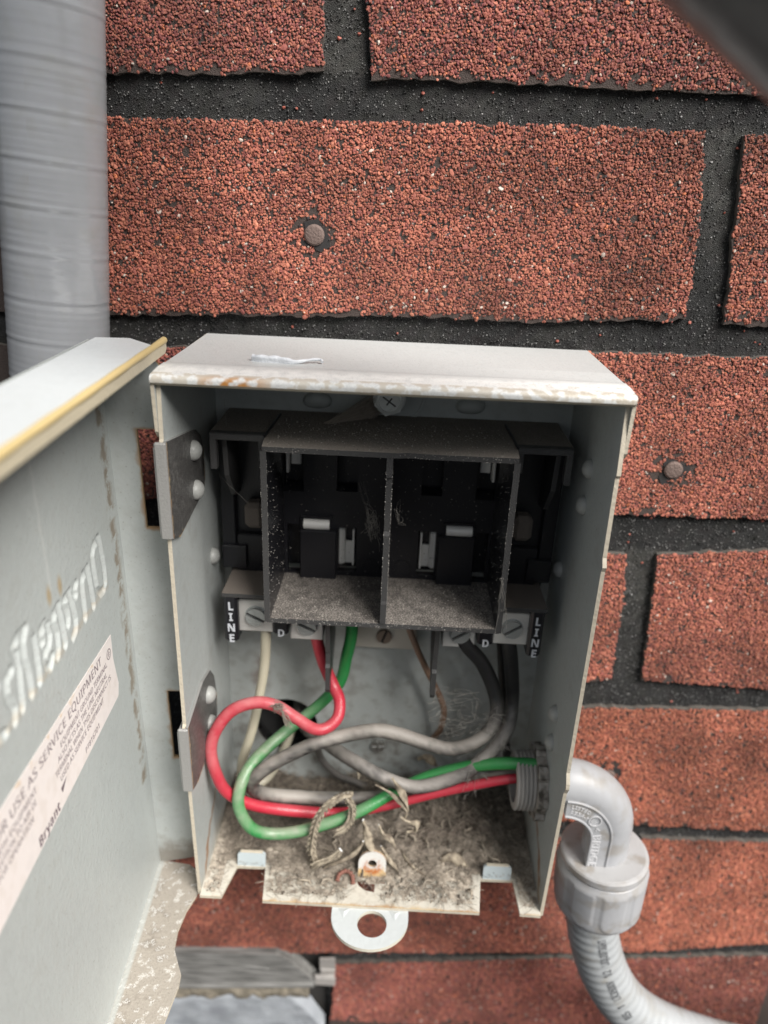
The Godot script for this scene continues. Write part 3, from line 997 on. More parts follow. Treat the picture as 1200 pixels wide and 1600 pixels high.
	for k in 2:
		var o := PackedVector2Array([Vector2(61.5, 78.6), Vector2(61.5, 49.2), Vector2(55, 46.9), Vector2(26.6, 50.7), Vector2(24.3, 54), Vector2(24.3, 64), Vector2(26.5, 69.5), Vector2(31.5, 73.0), Vector2(36, 74.2)]) if k == 0 else PackedVector2Array([Vector2(62.2, -18.4), Vector2(62.2, -44.6), Vector2(56, -46.6), Vector2(33, -45.5), Vector2(27, -40), Vector2(26, -32.5), Vector2(28, -22.5), Vector2(33, -16.5), Vector2(42.5, -14.6)])
		g = Geo.new()
		var w := Geo.new()
		g.plate(o, [], 0.9, frame(Vector3(-61.8, 0, 0), Vector3.BACK, Vector3.UP), w)
		var y0: float = o[1].y
		var y1: float = o[0].y
		# the bend over the edge and the tongue running back outside
		w.box(Vector3(-63.0, (y0 + y1) / 2, o[0].x + 0.6), Vector3(3.4, y1 - y0, 1.3), 0.5)
		w.box(Vector3(-64.5, (y0 + y1) / 2, o[0].x - 10.5), Vector3(0.9, y1 - y0 - 3.0, 22.5), 0.2)
		var hp := part("hinge_plate", [g, w], [plate_mat, worn_mat], box)
		for q in ([Vector3(-61.3, 67.7, 36.2), Vector3(-61.3, 54.4, 36.0)] if k == 0 else [Vector3(-61.3, -24.2, 37.2), Vector3(-61.3, -37.0, 37.2)]):
			g = Geo.new()
			g.lathe(dome(3.3, 2.7), 22, along(q, Vector3.RIGHT), true)
			part("rivet", [g], [rivet_mat], hp)

# ---------------------------------------------------------------- the door
func build_door() -> void:
	var O := Vector3(-83.6, 1.9, 44.3)
	var Y := Vector3(-0.012, 0.9999, -0.005).normalized()
	var X := Vector3(-0.045, 0, -1.0)
	X = (X - Y * X.dot(Y)).normalized()
	var Z := X.cross(Y)
	var xf := Transform3D(Basis(X, Y, Z), O)     # local x: towards the hinge, y up, z to the inside; the crease is at x = 0
	var T := 100.4
	# pressed lettering, seen from its hollow side: the strokes are troughs in the sheet
	var strokes := [
		[Vector2(-18.3, 46.5), Vector2(-21.8, 45.9), Vector2(-24.0, 43.6), Vector2(-24.1, 39.1), Vector2(-23.8, 35.1), Vector2(-23.4, 32.4), Vector2(-21.3, 30.3), Vector2(-18.6, 30.0)],
		[Vector2(-17.6, 46.3), Vector2(-16.7, 39.8), Vector2(-16.4, 35.4), Vector2(-16.9, 31.3)],
		[Vector2(-28.3, 42.0), Vector2(-28.0, 38.1), Vector2(-27.8, 33.9), Vector2(-27.6, 29.6)],
		[Vector2(-28.9, 41.7), Vector2(-31.8, 41.7), Vector2(-33.4, 40.2), Vector2(-33.9, 35.3), Vector2(-34.3, 29.7)],
		[Vector2(-37.0, 41.8), Vector2(-38.6, 40.6), Vector2(-38.2, 39.1)],
		[Vector2(-41.6, 41.8), Vector2(-41.2, 37.5), Vector2(-40.6, 32.6), Vector2(-41.4, 30.2), Vector2(-43.6, 29.4)],
		[Vector2(-42.2, 41.7), Vector2(-45.1, 41.6), Vector2(-45.9, 40.2), Vector2(-45.0, 38.0), Vector2(-44.8, 35.8), Vector2(-45.3, 34.4)],
		[Vector2(-49.0, 42.0), Vector2(-48.9, 37.6), Vector2(-48.7, 33.3), Vector2(-48.7, 30.2)],
		[Vector2(-49.7, 41.7), Vector2(-52.4, 41.4), Vector2(-53.3, 39.2), Vector2(-52.3, 35.5), Vector2(-52.9, 32.0), Vector2(-53.8, 30.2)],
		[Vector2(-56.3, 40.6), Vector2(-56.2, 37.7), Vector2(-57.2, 35.9), Vector2(-59.7, 35.4), Vector2(-60.9, 33.8), Vector2(-60.2, 31.4), Vector2(-58.4, 30.2), Vector2(-56.4, 31.8)],
		[Vector2(-57.6, 41.9), Vector2(-60.1, 41.6), Vector2(-60.9, 39.7), Vector2(-60.4, 38.3)],
		[Vector2(-64.1, 41.8), Vector2(-64.2, 38.1), Vector2(-64.5, 33.8), Vector2(-65.0, 30.4)],
		[Vector2(-67.0, 46.5), Vector2(-71.3, 46.8), Vector2(-73.9, 45.7), Vector2(-73.5, 43.6)],
		[Vector2(-67.4, 46.3), Vector2(-69.4, 44.0), Vector2(-69.9, 39.7), Vector2(-69.4, 35.2), Vector2(-69.6, 30.2)],
		[Vector2(-72.7, 43.2), Vector2(-72.9, 39.8), Vector2(-74.0, 34.6), Vector2(-74.6, 30.0)],
		[Vector2(-76.2, 41.4), Vector2(-79.2, 40.9), Vector2(-79.8, 37.0), Vector2(-78.0, 32.0), Vector2(-78.8, 29.6)],
		[Vector2(-83.0, 42.0), Vector2(-86.2, 40.5), Vector2(-87.4, 35.0), Vector2(-86.0, 31.2), Vector2(-83.2, 30.0)],
		[Vector2(-92.0, 46.0), Vector2(-92.4, 38.0), Vector2(-92.0, 30.0)], [Vector2(-96.5, 41.5), Vector2(-99.0, 39.0), Vector2(-98.5, 33.0), Vector2(-96.0, 30.2)]]
	var press := func(p: Vector2) -> float:
		var best := 9.0
		for s in strokes:
			for i in s.size() - 1:
				var q := Geometry2D.get_closest_point_to_segment(p, s[i], s[i + 1])
				best = minf(best, q.distance_squared_to(p))
		var dd := sqrt(best)
		return -0.85 * clampf(1.0 - pow(dd / 1.5, 2.4), 0.0, 1.0)
	var g := Geo.new()
	var dent := noise(41, 0.02, 2)
	var e := Geo.new()
	# the lettering band gets a fine net, the rest of the sheet is plain
	var band := func(x0: float, x1: float, y0: float, y1: float, nx: int, ny: int, fine: bool) -> void:
		var f := func(u: float, v: float) -> Vector3:
			var p := Vector2(lerpf(x0, x1, u), lerpf(y0, y1, v))
			return xf * Vector3(p.x, p.y, (press.call(p) if fine else 0.0) + 0.5 * smoothstep(-6.0, 0.0, p.x) * 0.8 )
		var before := g.uv.size()
		g.grid(nx, ny, f, Z)
		for i in range(before, g.uv.size()):
			var u := g.uv[i]
			g.uv[i] = Vector2((lerpf(x0, x1, u.x) + 127.0) / 127.0, 1.0 - (lerpf(y0, y1, 1.0 - u.y) + T) / (2 * T))
	band.call(-127.0, 0.0, -T, 26.0, 40, 10, false)
	band.call(-127.0, 0.0, 50.0, T, 40, 6, false)
	band.call(-127.0, -104.0, 26.0, 50.0, 6, 4, false)
	band.call(-104.0, -12.0, 26.0, 50.0, 300, 78, true)
	band.call(-12.0, 0.0, 26.0, 50.0, 8, 4, false)
	e.plate(rect(-127, -T, 0, T), [], 0.3, xf * Transform3D(Basis(), Vector3(0, 0, -2.2)))
	var wear := func(q: Color, x: float, y: float, a: float, b: float, c: float) -> Color:
		var lx := x - 127.0
		var ly := y - T
		# soiled strip that follows the crease by the hinge, and rust at the feet of the pressed letters
		var cr := absf(lx + 5.0 + (c - 0.5) * 4.0)
		if ly > -55.0:
			q = q.lerp(Color(0.20, 0.155, 0.105), clampf(1.3 - cr / 2.4, 0, 1) * clampf((c - 0.36) * 3.4 + (b - 0.5) * 1.2, 0, 0.85))
		if ly > 27.0 and ly < 33.0 and lx < -15.0:
			q = q.lerp(Color(0.42, 0.27, 0.11), clampf((c - 0.42) * 5.0, 0, 0.26) * clampf(1.0 - absf(ly - 30.0) / 2.0, 0, 1))
		for s in [Vector2(-53.4, 47.5), Vector2(-46.8, 46.8)]:
			q = q.lerp(Color(0.38, 0.28, 0.15), clampf(1.2 - Vector2((lx - s.x) / 1.5, (ly - s.y) / 3.0).length(), 0, 0.8))
		# a faint pale run from the top
		if ly > 48.0:
			q = q.lerp(Color(0.55, 0.56, 0.54), clampf(1.0 - absf(lx + 51.5 + c) / 0.9, 0, 1) * 0.5)
		return q
	var panel_mat := painted(127, 2 * T, 80, {"base": PAINT * 0.98, "dirt_amt": 0.15, "extra": wear, "bump": 0.08, "rough": 0.40, "speck": 0.79})
	var outer := mat(PAINT.linear_to_srgb(), 0.45)
	var door := part("door", [g, e], [panel_mat, outer], box)
	# hinge flange, with two slots for the hinge tongues
	g = Geo.new()
	e = Geo.new()
	var hf := xf * Transform3D(Basis(Vector3.BACK, Vector3.UP, Vector3.LEFT), Vector3.ZERO)   # local x: across the flange, y up; it looks away from the hinge, towards the viewer
	g.plate(PackedVector2Array([Vector2(0, -T), Vector2(16.0, -97.0), Vector2(18.5, -94), Vector2(18.5, 92), Vector2(15.5, 95.5), Vector2(8.0, T), Vector2(0, T)]), [rect(8.9, 42.3, 15.2, 74.3), rect(9.9, -48.5, 15.4, -19.8)], 1.1, hf, e)
	var flange_wear := func(q: Color, x: float, y: float, a: float, b: float, c: float) -> Color:
		q = q.lerp(Color(0.15, 0.12, 0.09), clampf((14.0 - y) / 9.0 + (c - 0.5), 0, 0.7))
		for s in [[8.9, 42.3, 15.2, 74.3], [9.9, -48.5, 15.4, -19.8]]:
			var dx := maxf(maxf(s[0] - x, x - s[2]), 0.0)
			var dy := maxf(maxf(s[1] + T - y, y - s[3] - T), 0.0)
			q = q.lerp(Color(0.30, 0.17, 0.07), clampf(1.0 - Vector2(dx, dy).length() / (0.9 + 2.2 * (c - 0.35)), 0, 0.9))
		return q
	part("hinge_flange", [g, e], [painted(18.5, 2 * T, 84, {"base": PAINT, "dirt_amt": 0.2, "extra": flange_wear, "bump": 0.05, "rough": 0.42}), mat(lin(0.34, 0.24, 0.13), 0.7)], door)
	# top flange, with a folded, yellowed free edge
	g = Geo.new()
	e = Geo.new()
	var tf := xf * Transform3D(Basis(Vector3.RIGHT, Vector3.FORWARD, Vector3.UP), Vector3(0, T, 0))   # local y = minus the width, so that it looks up
	g.plate(PackedVector2Array([Vector2(-127, 0.2), Vector2(0.2, 0.2), Vector2(0.0, -9.5), Vector2(-9.5, -18.3), Vector2(-127, -18.3)]), [], 1.1, tf)
	var hem := Geo.new()
	var rim_path := PackedVector3Array()
	for i in 40:
		rim_path.append(xf * Vector3(lerpf(-127, 0.4, i / 39.0), T + 0.15, 19.0))
	hem.tube(rim_path, func(s: float, a: float) -> float: return 0.95 + 0.06 * sin(s * 40.0), 14)
	var fold := Geo.new()
	fold.plate(PackedVector2Array([Vector2(-127, -3.2), Vector2(-1.5, -3.2), Vector2(0.3, -2.0), Vector2(0.3, 0.2), Vector2(-127, 0.2)]), [], 1.2, xf * Transform3D(Basis(), Vector3(0, T, 19.0)))
	var hem_shade := relief(mat(lin(0.50, 0.39, 0.19), 0.5), 2.0, 0.1, 23)
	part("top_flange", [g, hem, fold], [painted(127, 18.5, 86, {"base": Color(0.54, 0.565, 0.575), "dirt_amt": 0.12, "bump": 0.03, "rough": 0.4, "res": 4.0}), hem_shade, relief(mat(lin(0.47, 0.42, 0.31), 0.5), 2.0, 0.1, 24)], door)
	# bottom flange: dusty, with a scalloped free edge
	g = Geo.new()
	e = Geo.new()
	var bf := xf * Transform3D(Basis(Vector3.RIGHT, Vector3.FORWARD, Vector3.UP), Vector3(0, -T, 0))
	var sc := PackedVector2Array([Vector2(0, 0), Vector2(-2, -12), Vector2(-6, -17.5), Vector2(-11, -18.6), Vector2(-16, -17.4), Vector2(-22, -15.4), Vector2(-30, -14.2), Vector2(-37, -14.6), Vector2(-42, -17.0), Vector2(-46, -19.0), Vector2(-50, -19.2), Vector2(-62, -17.5), Vector2(-127, -17.5), Vector2(-127, 0)])
	g.plate(sc, [], 1.1, bf, e)
	var grime := func(q: Color, x: float, y: float, a: float, b: float, c: float) -> Color:
		if c > 0.63 and b > 0.46:
			q = q.lerp(Color(0.66, 0.65, 0.62), clampf((c - 0.60) * 6.0, 0, 0.6))
		q = q.lerp(Color(0.40, 0.43, 0.42), clampf(1.0 - absf(y - 18.4) / 1.4, 0, 0.6))
		return q
	part("bottom_flange", [g, e], [painted(127, 19.2, 88, {"base": Color(0.315, 0.285, 0.245), "dirt": Color(0.15, 0.128, 0.105), "dirt_amt": 0.9, "extra": grime, "bump": 0.12, "rough": 0.8, "res": 5.0, "speck": 0.72}), edge_mat], door)
	# paper label with its print
	var lab := Geo.new()
	lab.plate(PackedVector2Array([Vector2(-125, -9.4), Vector2(-18.9, -8.2), Vector2(-17.4, -4.4), Vector2(-19.2, 6), Vector2(-18.6, 14.2), Vector2(-125, 17.2)]), [], 0.12, xf * Transform3D(Basis(), Vector3(0, 0, 0.10)))
	var aged := func(q: Color, x: float, y: float, a: float, b: float, c: float) -> Color:
		return q.lerp(Color(0.60, 0.42, 0.22), clampf((y - 24.6 + (c - 0.5) * 5.0) / 2.0, 0, 1) * clampf((c - 0.2) * 2.0, 0, 0.85))
	part("label_sticker", [lab], [painted(107.6, 26.6, 90, {"base": Color(0.74, 0.68, 0.655), "dirt": Color(0.5, 0.43, 0.38), "dirt_amt": 0.35, "extra": aged, "bump": 0.02, "rough": 0.55, "res": 4.0, "speck": 0.9})], door)
	var ink := Geo.new()
	var txt := func(s: String, x: float, y: float, cap: float, sq := 1.0, bold := false) -> void:
		lettering(ink, s, cap, 0.03, xf * Transform3D(Basis(), Vector3(x, y, 0.19)), false, bold, null, sq)
	txt.call("SUITABLE FOR USE AS SERVICE EQUIPMENT", -120.0, 11.6, 2.7, 1.24, false)
	txt.call("EQUIPMENT GROUND TERMINAL", -61.0, 7.7, 1.75, 1.0)
	txt.call("ALSO ACTS AS THE LINE NEUTRAL", -63.5, 4.9, 1.75, 1.02)
	txt.call("TERMINAL WHEN THIS DISCONNECT IS", -66.0, 2.1, 1.75, 1.0)
	txt.call("USED AS SERVICE EQUIPMENT", -64.0, -0.7, 1.75, 1.0)
	txt.call("PT8167D1", -47.5, -5.8, 1.75, 1.05)
	txt.call("USE COPPER WIRE WITH EQUIPMENT", -119.0, 7.7, 1.75, 1.05)
	txt.call("IN ADDITION TO AIR DI", -103.0, 4.9, 1.75, 1.0)
	txt.call("SUITABLE FOR OPERATION", -109.0, 2.1, 1.75, 1.0)
	txt.call("Bryant", -79.5, -6.6, 2.9, 1.0, true)
	# ground sign and the little pennant after the maker's name
	ink.lathe(PackedVector2Array([Vector2(1.75, 0), Vector2(1.75, 0.03), Vector2(1.45, 0.03), Vector2(1.45, 0)]), 26, xf * Transform3D(Basis(), Vector3(-22.2, 9.6, 0.18)))
	for q in [[0.0, 0.75, 0.26, 1.0], [0.0, 0.2, 1.9, 0.26], [0.0, -0.4, 1.25, 0.26], [0.0, -0.95, 0.6, 0.26]]:
		ink.box(Vector3(q[0], q[1], 0), Vector3(q[2], q[3], 0.03), 0.005, xf * Transform3D(Basis(), Vector3(-22.2, 9.6, 0.19)))
	ink.plate(PackedVector2Array([Vector2(-64.5, -3.2), Vector2(-60.5, -2.6), Vector2(-64.0, -5.0)]), [], 0.03, xf * Transform3D(Basis(), Vector3(0, 0, 0.19)))
	part("label_print", [ink], [mat(lin(0.15, 0.115, 0.13), 0.6)], door)

# ---------------------------------------------------------------- the switch block inside
func build_switch() -> void:
	var sw := thing("switch_block", Vector3(0, -26, 1.5), "black dusty moulded pull-out switch block with metal contacts and screw terminals in the open box", "switch")
	var black := relief(mat(lin(0.012, 0.012, 0.015), 0.35), 1.2, 0.05, 31)
	var edge_b := relief(mat(lin(0.055, 0.054, 0.054), 0.45), 0.7, 0.12, 32)
	var dust_o := {"base": Color(0.165, 0.149, 0.133), "dirt": Color(0.06, 0.053, 0.047), "dirt_amt": 0.3, "speck": 0.66, "bump": 0.2, "rough": 0.9, "res": 5.0}
	var dust_tray := dust_o.duplicate()
	# the dust thins out towards the back and the right-hand cell, leaving the plastic bare in scuffs
	dust_tray["extra"] = func(q: Color, x: float, y: float, a: float, b: float, c: float) -> Color:
		q = q.lerp(Color(0.44, 0.395, 0.355), clampf((b - 0.56) * 7.0, 0, 0.9))
		q = q.lerp(Color(0.05, 0.045, 0.042), clampf((0.44 - b) * 7.0, 0, 0.8))
		return q.lerp(Color(0.035, 0.031, 0.029), clampf((a * 0.6 + c * 0.8 - 0.60) * 1.5, 0, 0.45))
	var dusty_tray := painted(79, 33, 110, dust_tray)
	var dust_top := dust_o.duplicate()
	dust_top["base"] = Color(0.20, 0.178, 0.158)
	dust_top["extra"] = func(q: Color, x: float, y: float, a: float, b: float, c: float) -> Color:
		q = q.lerp(Color(0.33, 0.295, 0.26), clampf(1.0 - y / 22.0, 0, 1) * 0.8)
		q = q.lerp(Color(0.45, 0.40, 0.35), clampf((b - 0.60) * 5.0, 0, 0.7))
		return q
	var dusty_top := painted(116, 42, 114, dust_top)
	var dusty := relief(mat(lin(0.17, 0.145, 0.125), 0.9), 0.7, 0.12, 33)
	var metal := relief(mat(lin(0.74, 0.73, 0.70), 0.45, 0.15), 1.0, 0.06, 34)
	var lug_m := relief(mat(lin(0.66, 0.645, 0.61), 0.45, 0.15), 0.8, 0.07, 35)
	var screw_m := relief(mat(lin(0.52, 0.54, 0.53), 0.27, 0.5), 1.2, 0.05, 36)
	var white := mat(lin(0.62, 0.64, 0.68), 0.6)
	# face of the base with its windows
	var g := Geo.new()
	var r := Geo.new()
	var holes := []
	for s in [-1.0, 1.0]:
		holes.append(rect(s * 37.3, 45.0, s * 30.4, 64.0))
		holes.append(rect(s * 18.6, 45.8, s * 11.3, 64.0))
		holes.append(rect(s * 17.6, 14.0, s * 11.2, 31.8))
		holes.append(rect(s * 36.4, 13.0, s * 31.7, 32.3))
	g.plate(rect(-57.5, 11.8, 57.5, 72.0), holes, 3.0, Transform3D(Basis(), Vector3(0, 0, 8.5)), r)
	g.box(Vector3(0, 42, 3.0), Vector3(114, 58, 2.0), 0.3)
	for s in [-1.0, 1.0]:
		# the inner walls of the wells, sloping sills below the upper windows
		g.quad(Vector3(s * 37.3, 45.0, 9.9), Vector3(s * 30.4, 45.0, 9.9), Vector3(s * 31.4, 47.2, 5.0), Vector3(s * 36.9, 47.2, 5.0), Vector3(0, 1, 0.5))
		g.quad(Vector3(s * 18.6, 45.8, 9.9), Vector3(s * 11.3, 45.8, 9.9), Vector3(s * 12.0, 47.2, 5.0), Vector3(s * 18.0, 47.2, 5.0), Vector3(0, 1, 0.5))
		# block that carries the load contact
		g.box(Vector3(s * 24.9, 21.0, 11.4), Vector3(13.2, 20.4, 3.4), 0.35)
		g.box(Vector3(s * 24.9, 33.0, 10.5), Vector3(1.2, 4.0, 1.6), 0.1, Transform3D(Basis(), Vector3(s * 6.0, 0, 0)))
		g.box(Vector3(s * 25.6, 35.8, 10.7), Vector3(11.4, 0.9, 1.8), 0.2)
		# stepped flanks beside the hood
		g.box(Vector3(s * 57.0, 45, 11.5), Vector3(5.0, 47, 3.0), 0.4)
		g.box(Vector3(s * 55.0, 20, 11.5), Vector3(9.0, 9.0, 6.0), 0.4)
		g.box(Vector3(s * 47.5, 20.5, 11.0), Vector3(13.5, 16.0, 4.0), 0.4)
	part("base", [g, r], [black, black], sw)
	g = Geo.new()
	for s in [-1.0, 1.0]:
		g.lathe(PackedVector2Array([Vector2(3.3, 0), Vector2(3.3, 0.22), Vector2(3.0, 0.22), Vector2(3.0, 0)]), 26, Transform3D(Basis(), Vector3(s * 5.8, 16.5, 10.0)))
	part("moulding_mark", [g], [black], sw)
	# the hood round the two cells: dusty cover, tray, three uprights with knocked, whitened front edges
	g = Geo.new()
	r = Geo.new()
	g.plate(PackedVector2Array([Vector2(-57.5, -1.5), Vector2(57.5, -1.5), Vector2(57.5, -30), Vector2(39.8, -30), Vector2(38.8, -42.0), Vector2(14, -42.2), Vector2(5, -41.6), Vector2(2.5, -42.4), Vector2(-38.8, -42.0), Vector2(-39.8, -30), Vector2(-57.5, -30)]), [], 1.7, frame(Vector3(0, 71.2, 0), Vector3.RIGHT, Vector3.FORWARD), r)
	part("top_cover", [g, r], [dusty_top, edge_b], sw)
	for s in [-1.0, 1.0]:
		g = Geo.new()
		g.box(Vector3(s * 38.3, 72.3, 22), Vector3(0.8, 0.9, 26), 0.2, Transform3D(Basis(Vector3.UP, s * 0.04), Vector3.ZERO))
		part("seam_rib", [g], [black], sw)
	g = Geo.new()
	r = Geo.new()
	g.plate(rect(-38.6, -42.2, 38.6, -9.8), [], 1.7, frame(Vector3(0, 11.4, 0), Vector3.RIGHT, Vector3.FORWARD), r)
	part("tray", [g, r], [dusty_tray, edge_b], sw)
	var specks := []
	var speck_c := PackedColorArray()
	for x in [-38.4, 0.0, 38.4]:
		g = Geo.new()
		r = Geo.new()
		var o := PackedVector2Array([Vector2(10, 10.8), Vector2(42.2, 10.8), Vector2(42.4, 30), Vector2(42.1, 44), Vector2(42.3, 70.6), Vector2(10, 70.6)]) if x != 0.0 else PackedVector2Array([Vector2(10, 12.0), Vector2(42.8, 12.6), Vector2(43.0, 20), Vector2(41.6, 20.4), Vector2(41.4, 44), Vector2(40.2, 45), Vector2(40.2, 63), Vector2(42.2, 64), Vector2(42.2, 70.6), Vector2(10, 70.6)])
		g.plate(o, [], 1.9, frame(Vector3(x, 0, 0), Vector3.BACK, Vector3.UP), r)
		part("upright", [g, r], [black, edge_b], sw)
		for k in 150:
			var sx: float = x + (1.02 if x < 1.0 else -1.02)
			var yy := 11.0 + pow(rng.randf(), 1.6) * 55.0
			specks.append(Transform3D(Basis(Vector3(rng.randf(), rng.randf(), 1).normalized(), rng.randf() * 6.0) * Basis.from_scale(Vector3.ONE * rng.randf_range(0.05, 0.22)), Vector3(sx, yy, rng.randf_range(12, 42))))
			var l := rng.randf_range(0.12, 0.45)
			speck_c.append(Color(l, l * 0.94, l * 0.86))
	for k in 420:
		var l := rng.randf_range(0.10, 0.42)
		specks.append(Transform3D(Basis(Vector3(rng.randf(), rng.randf(), 1).normalized(), rng.randf() * 6.0) * Basis.from_scale(Vector3.ONE * rng.randf_range(0.06, 0.24)), Vector3(rng.randf_range(-37, 37), rng.randf_range(12, 66), 10.05)))
		speck_c.append(Color(l, l * 0.94, l * 0.86))
	for k in 900:
		var l := rng.randf_range(0.14, 0.5)
		specks.append(Transform3D(Basis(Vector3(rng.randf(), rng.randf(), 1).normalized(), rng.randf() * 6.0) * Basis.from_scale(Vector3.ONE * rng.randf_range(0.1, 0.3)), Vector3(rng.randf_range(-38, 38), 12.3 if k % 2 == 0 else 72.1, rng.randf_range(12, 42))))
		speck_c.append(Color(l, l * 0.92, l * 0.82))
	for k in 700:
		# chipped, dusted front edges
		var l := rng.randf_range(0.12, 0.42)
		var e := rng.randi() % 4
		var pos := Vector3(rng.randf_range(-38, 38), 11.4 + rng.randf_range(-0.9, 1.0), 42.2) if e == 0 else Vector3([-38.4, 0.0, 38.4][rng.randi() % 3] + (-0.95 if rng.randf() < 0.5 else 0.95), rng.randf_range(12, 68), 42.1) if e < 3 else Vector3(rng.randf_range(-38, 38), 71.2 + rng.randf_range(-0.9, 0.9), 42.1)
		specks.append(Transform3D(Basis(Vector3(rng.randf(), rng.randf(), 1).normalized(), rng.randf() * 6.0) * Basis.from_scale(Vector3(1.6, 1, 1) * rng.randf_range(0.06, 0.19)), pos))
		speck_c.append(Color(l, l * 0.95, l * 0.88))
	scatter("dust_specks", pebble(140), mat(Color.WHITE, 0.9, 0.0, true), specks, speck_c, sw)
	# caps over the outer wells: a little channel open below
	for s in [-1.0, 1.0]:
		g = Geo.new()
		r = Geo.new()
		r.box(Vector3(s * 48.2, 71.6, 31.6), Vector3(17.6, 2.3, 3.4), 0.35)
		g.box(Vector3(s * 40.6, 67.6, 31.6), Vector3(2.2, 7.2, 3.2), 0.3)
		g.box(Vector3(s * 56.0, 65.9, 31.6), Vector3(2.2, 10.6, 3.2), 0.3)
		# the wedge-shaped cheek behind it
		g.plate(PackedVector2Array([Vector2(9, 70), Vector2(28, 70), Vector2(26, 56), Vector2(18, 46), Vector2(9, 44)]), [], 1.6, frame(Vector3(s * 53.6, 0, 0), Vector3.BACK, Vector3.UP), r)
		part("side_cap", [g, r], [edge_b, edge_b], sw)
		g = Geo.new()
		g.box(Vector3(s * 47.2, 37.2, 13.2), Vector3(6.8, 9.6, 7.0), 1.6)
		part("boss", [g], [dusty], sw)
		# lower shelf over the line terminal, and the lettered tongue
		g = Geo.new()
		r = Geo.new()
		g.plate(rect(minf(s * 56.4, s * 40), -30.4, maxf(s * 56.4, s * 40), -10), [], 1.5, frame(Vector3(0, 13.2, 0), Vector3.RIGHT, Vector3.FORWARD), r)
		part("terminal_shelf", [g, r], [dusty, edge_b], sw)
		g = Geo.new()
		g.box(Vector3(s * 53.7, 3.8, 21.5), Vector3(4.9, 20.0, 17.0), 0.9)
		var tab := part("line_tab", [g], [black], sw)
		g = Geo.new()
		var chars := ["L", "I", "N", "E"]
		for k in 4:
			lettering(g, chars[k], 3.1, 0.35, Transform3D(Basis(Vector3.BACK, -0.02 * s), Vector3(s * 53.7 + 0.1, 8.6 - k * 4.35, 30.1)), true, true, null, 0.95)
		part("raised_lettering", [g], [white], tab)
		g = Geo.new()
		g.box(Vector3(s * 36.6, 2.4, 21.0), Vector3(5.6, 12.4, 13.0), 0.7)
		tab = part("load_tab", [g], [black], sw)
		g = Geo.new()
		lettering(g, "A" if s < 0 else "O", 2.4, 0.3, Transform3D(Basis(), Vector3(s * 36.6 + 0.2, 2.6, 27.6)), true, true)
		lettering(g, "D", 2.9, 0.3, Transform3D(Basis(), Vector3(s * 36.6 + 0.2, -2.9, 27.6)), true, true)
		part("raised_lettering", [g], [white], tab)
		# terminals
		for q in [[s * 45.5, 3.3, 27.0, 12.2, 12.8], [s * 27.5, -1.0, 25.0, 11.8, 11.6]]:
			g = Geo.new()
			g.box(Vector3(q[0], q[1], q[2] - 7.5), Vector3(q[3], q[4], 15.0), 0.35)
			var lug := part("terminal_lug", [g], [lug_m], sw)
			g = Geo.new()
			var slot_floor := Geo.new()
			screw_head(g, Vector3(q[0] + 0.2, q[1] + 0.3, q[2]), Vector3.BACK, 3.5, 1.7, -0.45 if s < 0 else 0.6, slot_floor)
			g.lathe(PackedVector2Array([Vector2(3.9, 0.02), Vector2(3.9, 0.12), Vector2(3.4, 0.14)]), 24, Transform3D(Basis(), Vector3(q[0] + 0.2, q[1] + 0.3, q[2])))
			part("screw", [g, slot_floor], [screw_m, mat(lin(0.05, 0.05, 0.048), 0.7)], lug)
		# contacts
		g = Geo.new()
		g.tube(PackedVector3Array([Vector3(s * 30.2, 33.0, 10.6), Vector3(s * 25.8, 33.0, 10.8), Vector3(s * 21.0, 33.0, 10.6)]), func(a: float, b: float) -> float: return 2.0, 14)
		part("contact_clip", [g], [metal], sw)
		g = Geo.new()
		g.box(Vector3(s * 16.2, 23.4, 7.8), Vector3(2.9, 15.6, 5.0), 1.0, Transform3D(Basis(Vector3.UP, s * 0.1), Vector3.ZERO))
		g.box(Vector3(s * 12.3, 24.0, 7.8), Vector3(0.7, 14.6, 5.0), 0.2)
		g.box(Vector3(s * 14.2, 20.0, 5.2), Vector3(4.6, 9.0, 1.0), 0.2)
		part("contact_clip", [g], [metal], sw)
		g = Geo.new()
		g.box(Vector3(s * 36.0, 58.5, 8.4), Vector3(1.0, 13.0, 4.0), 0.2)
		g.box(Vector3(s * 33.4, 60.0, 6.0), Vector3(3.6, 12.0, 1.0), 0.2)
		part("contact_clip", [g], [metal], sw)
		# fins below the tray
		g = Geo.new()
		r = Geo.new()
		g.plate(PackedVector2Array([Vector2(8, 10.4), Vector2(33, 10.4), Vector2(31.4, 3), Vector2(30.4, -8), Vector2(29.0, -9), Vector2(29.2, -14), Vector2(30.2, -15), Vector2(29.6, -25), Vector2(28.4, -27), Vector2(24, -26.5), Vector2(8, -14)]), [], 1.7, frame(Vector3(s * 19.3, 0, 0), Vector3.BACK, Vector3.UP), r)
		part("barrier_fin", [g, r], [black, edge_b], sw)
	# cream earth bar with one brown screw
	g = Geo.new()
	g.box(Vector3(0.9, -15.5, 4.2), Vector3(24.5, 11.5, 4.6), 0.4)
	var bar := part("ground_bar", [g], [relief(mat(lin(0.50, 0.47, 0.41), 0.55), 1.0, 0.06, 37)], sw)
	g = Geo.new()
	r = Geo.new()
	screw_head(g, Vector3(0.4, -15.2, 6.5), Vector3.BACK, 3.0, 1.5, 1.25, r)
	part("screw", [g, r], [mat(lin(0.22, 0.17, 0.135), 0.5, 0.3), mat(lin(0.04, 0.035, 0.03), 0.8)], bar)

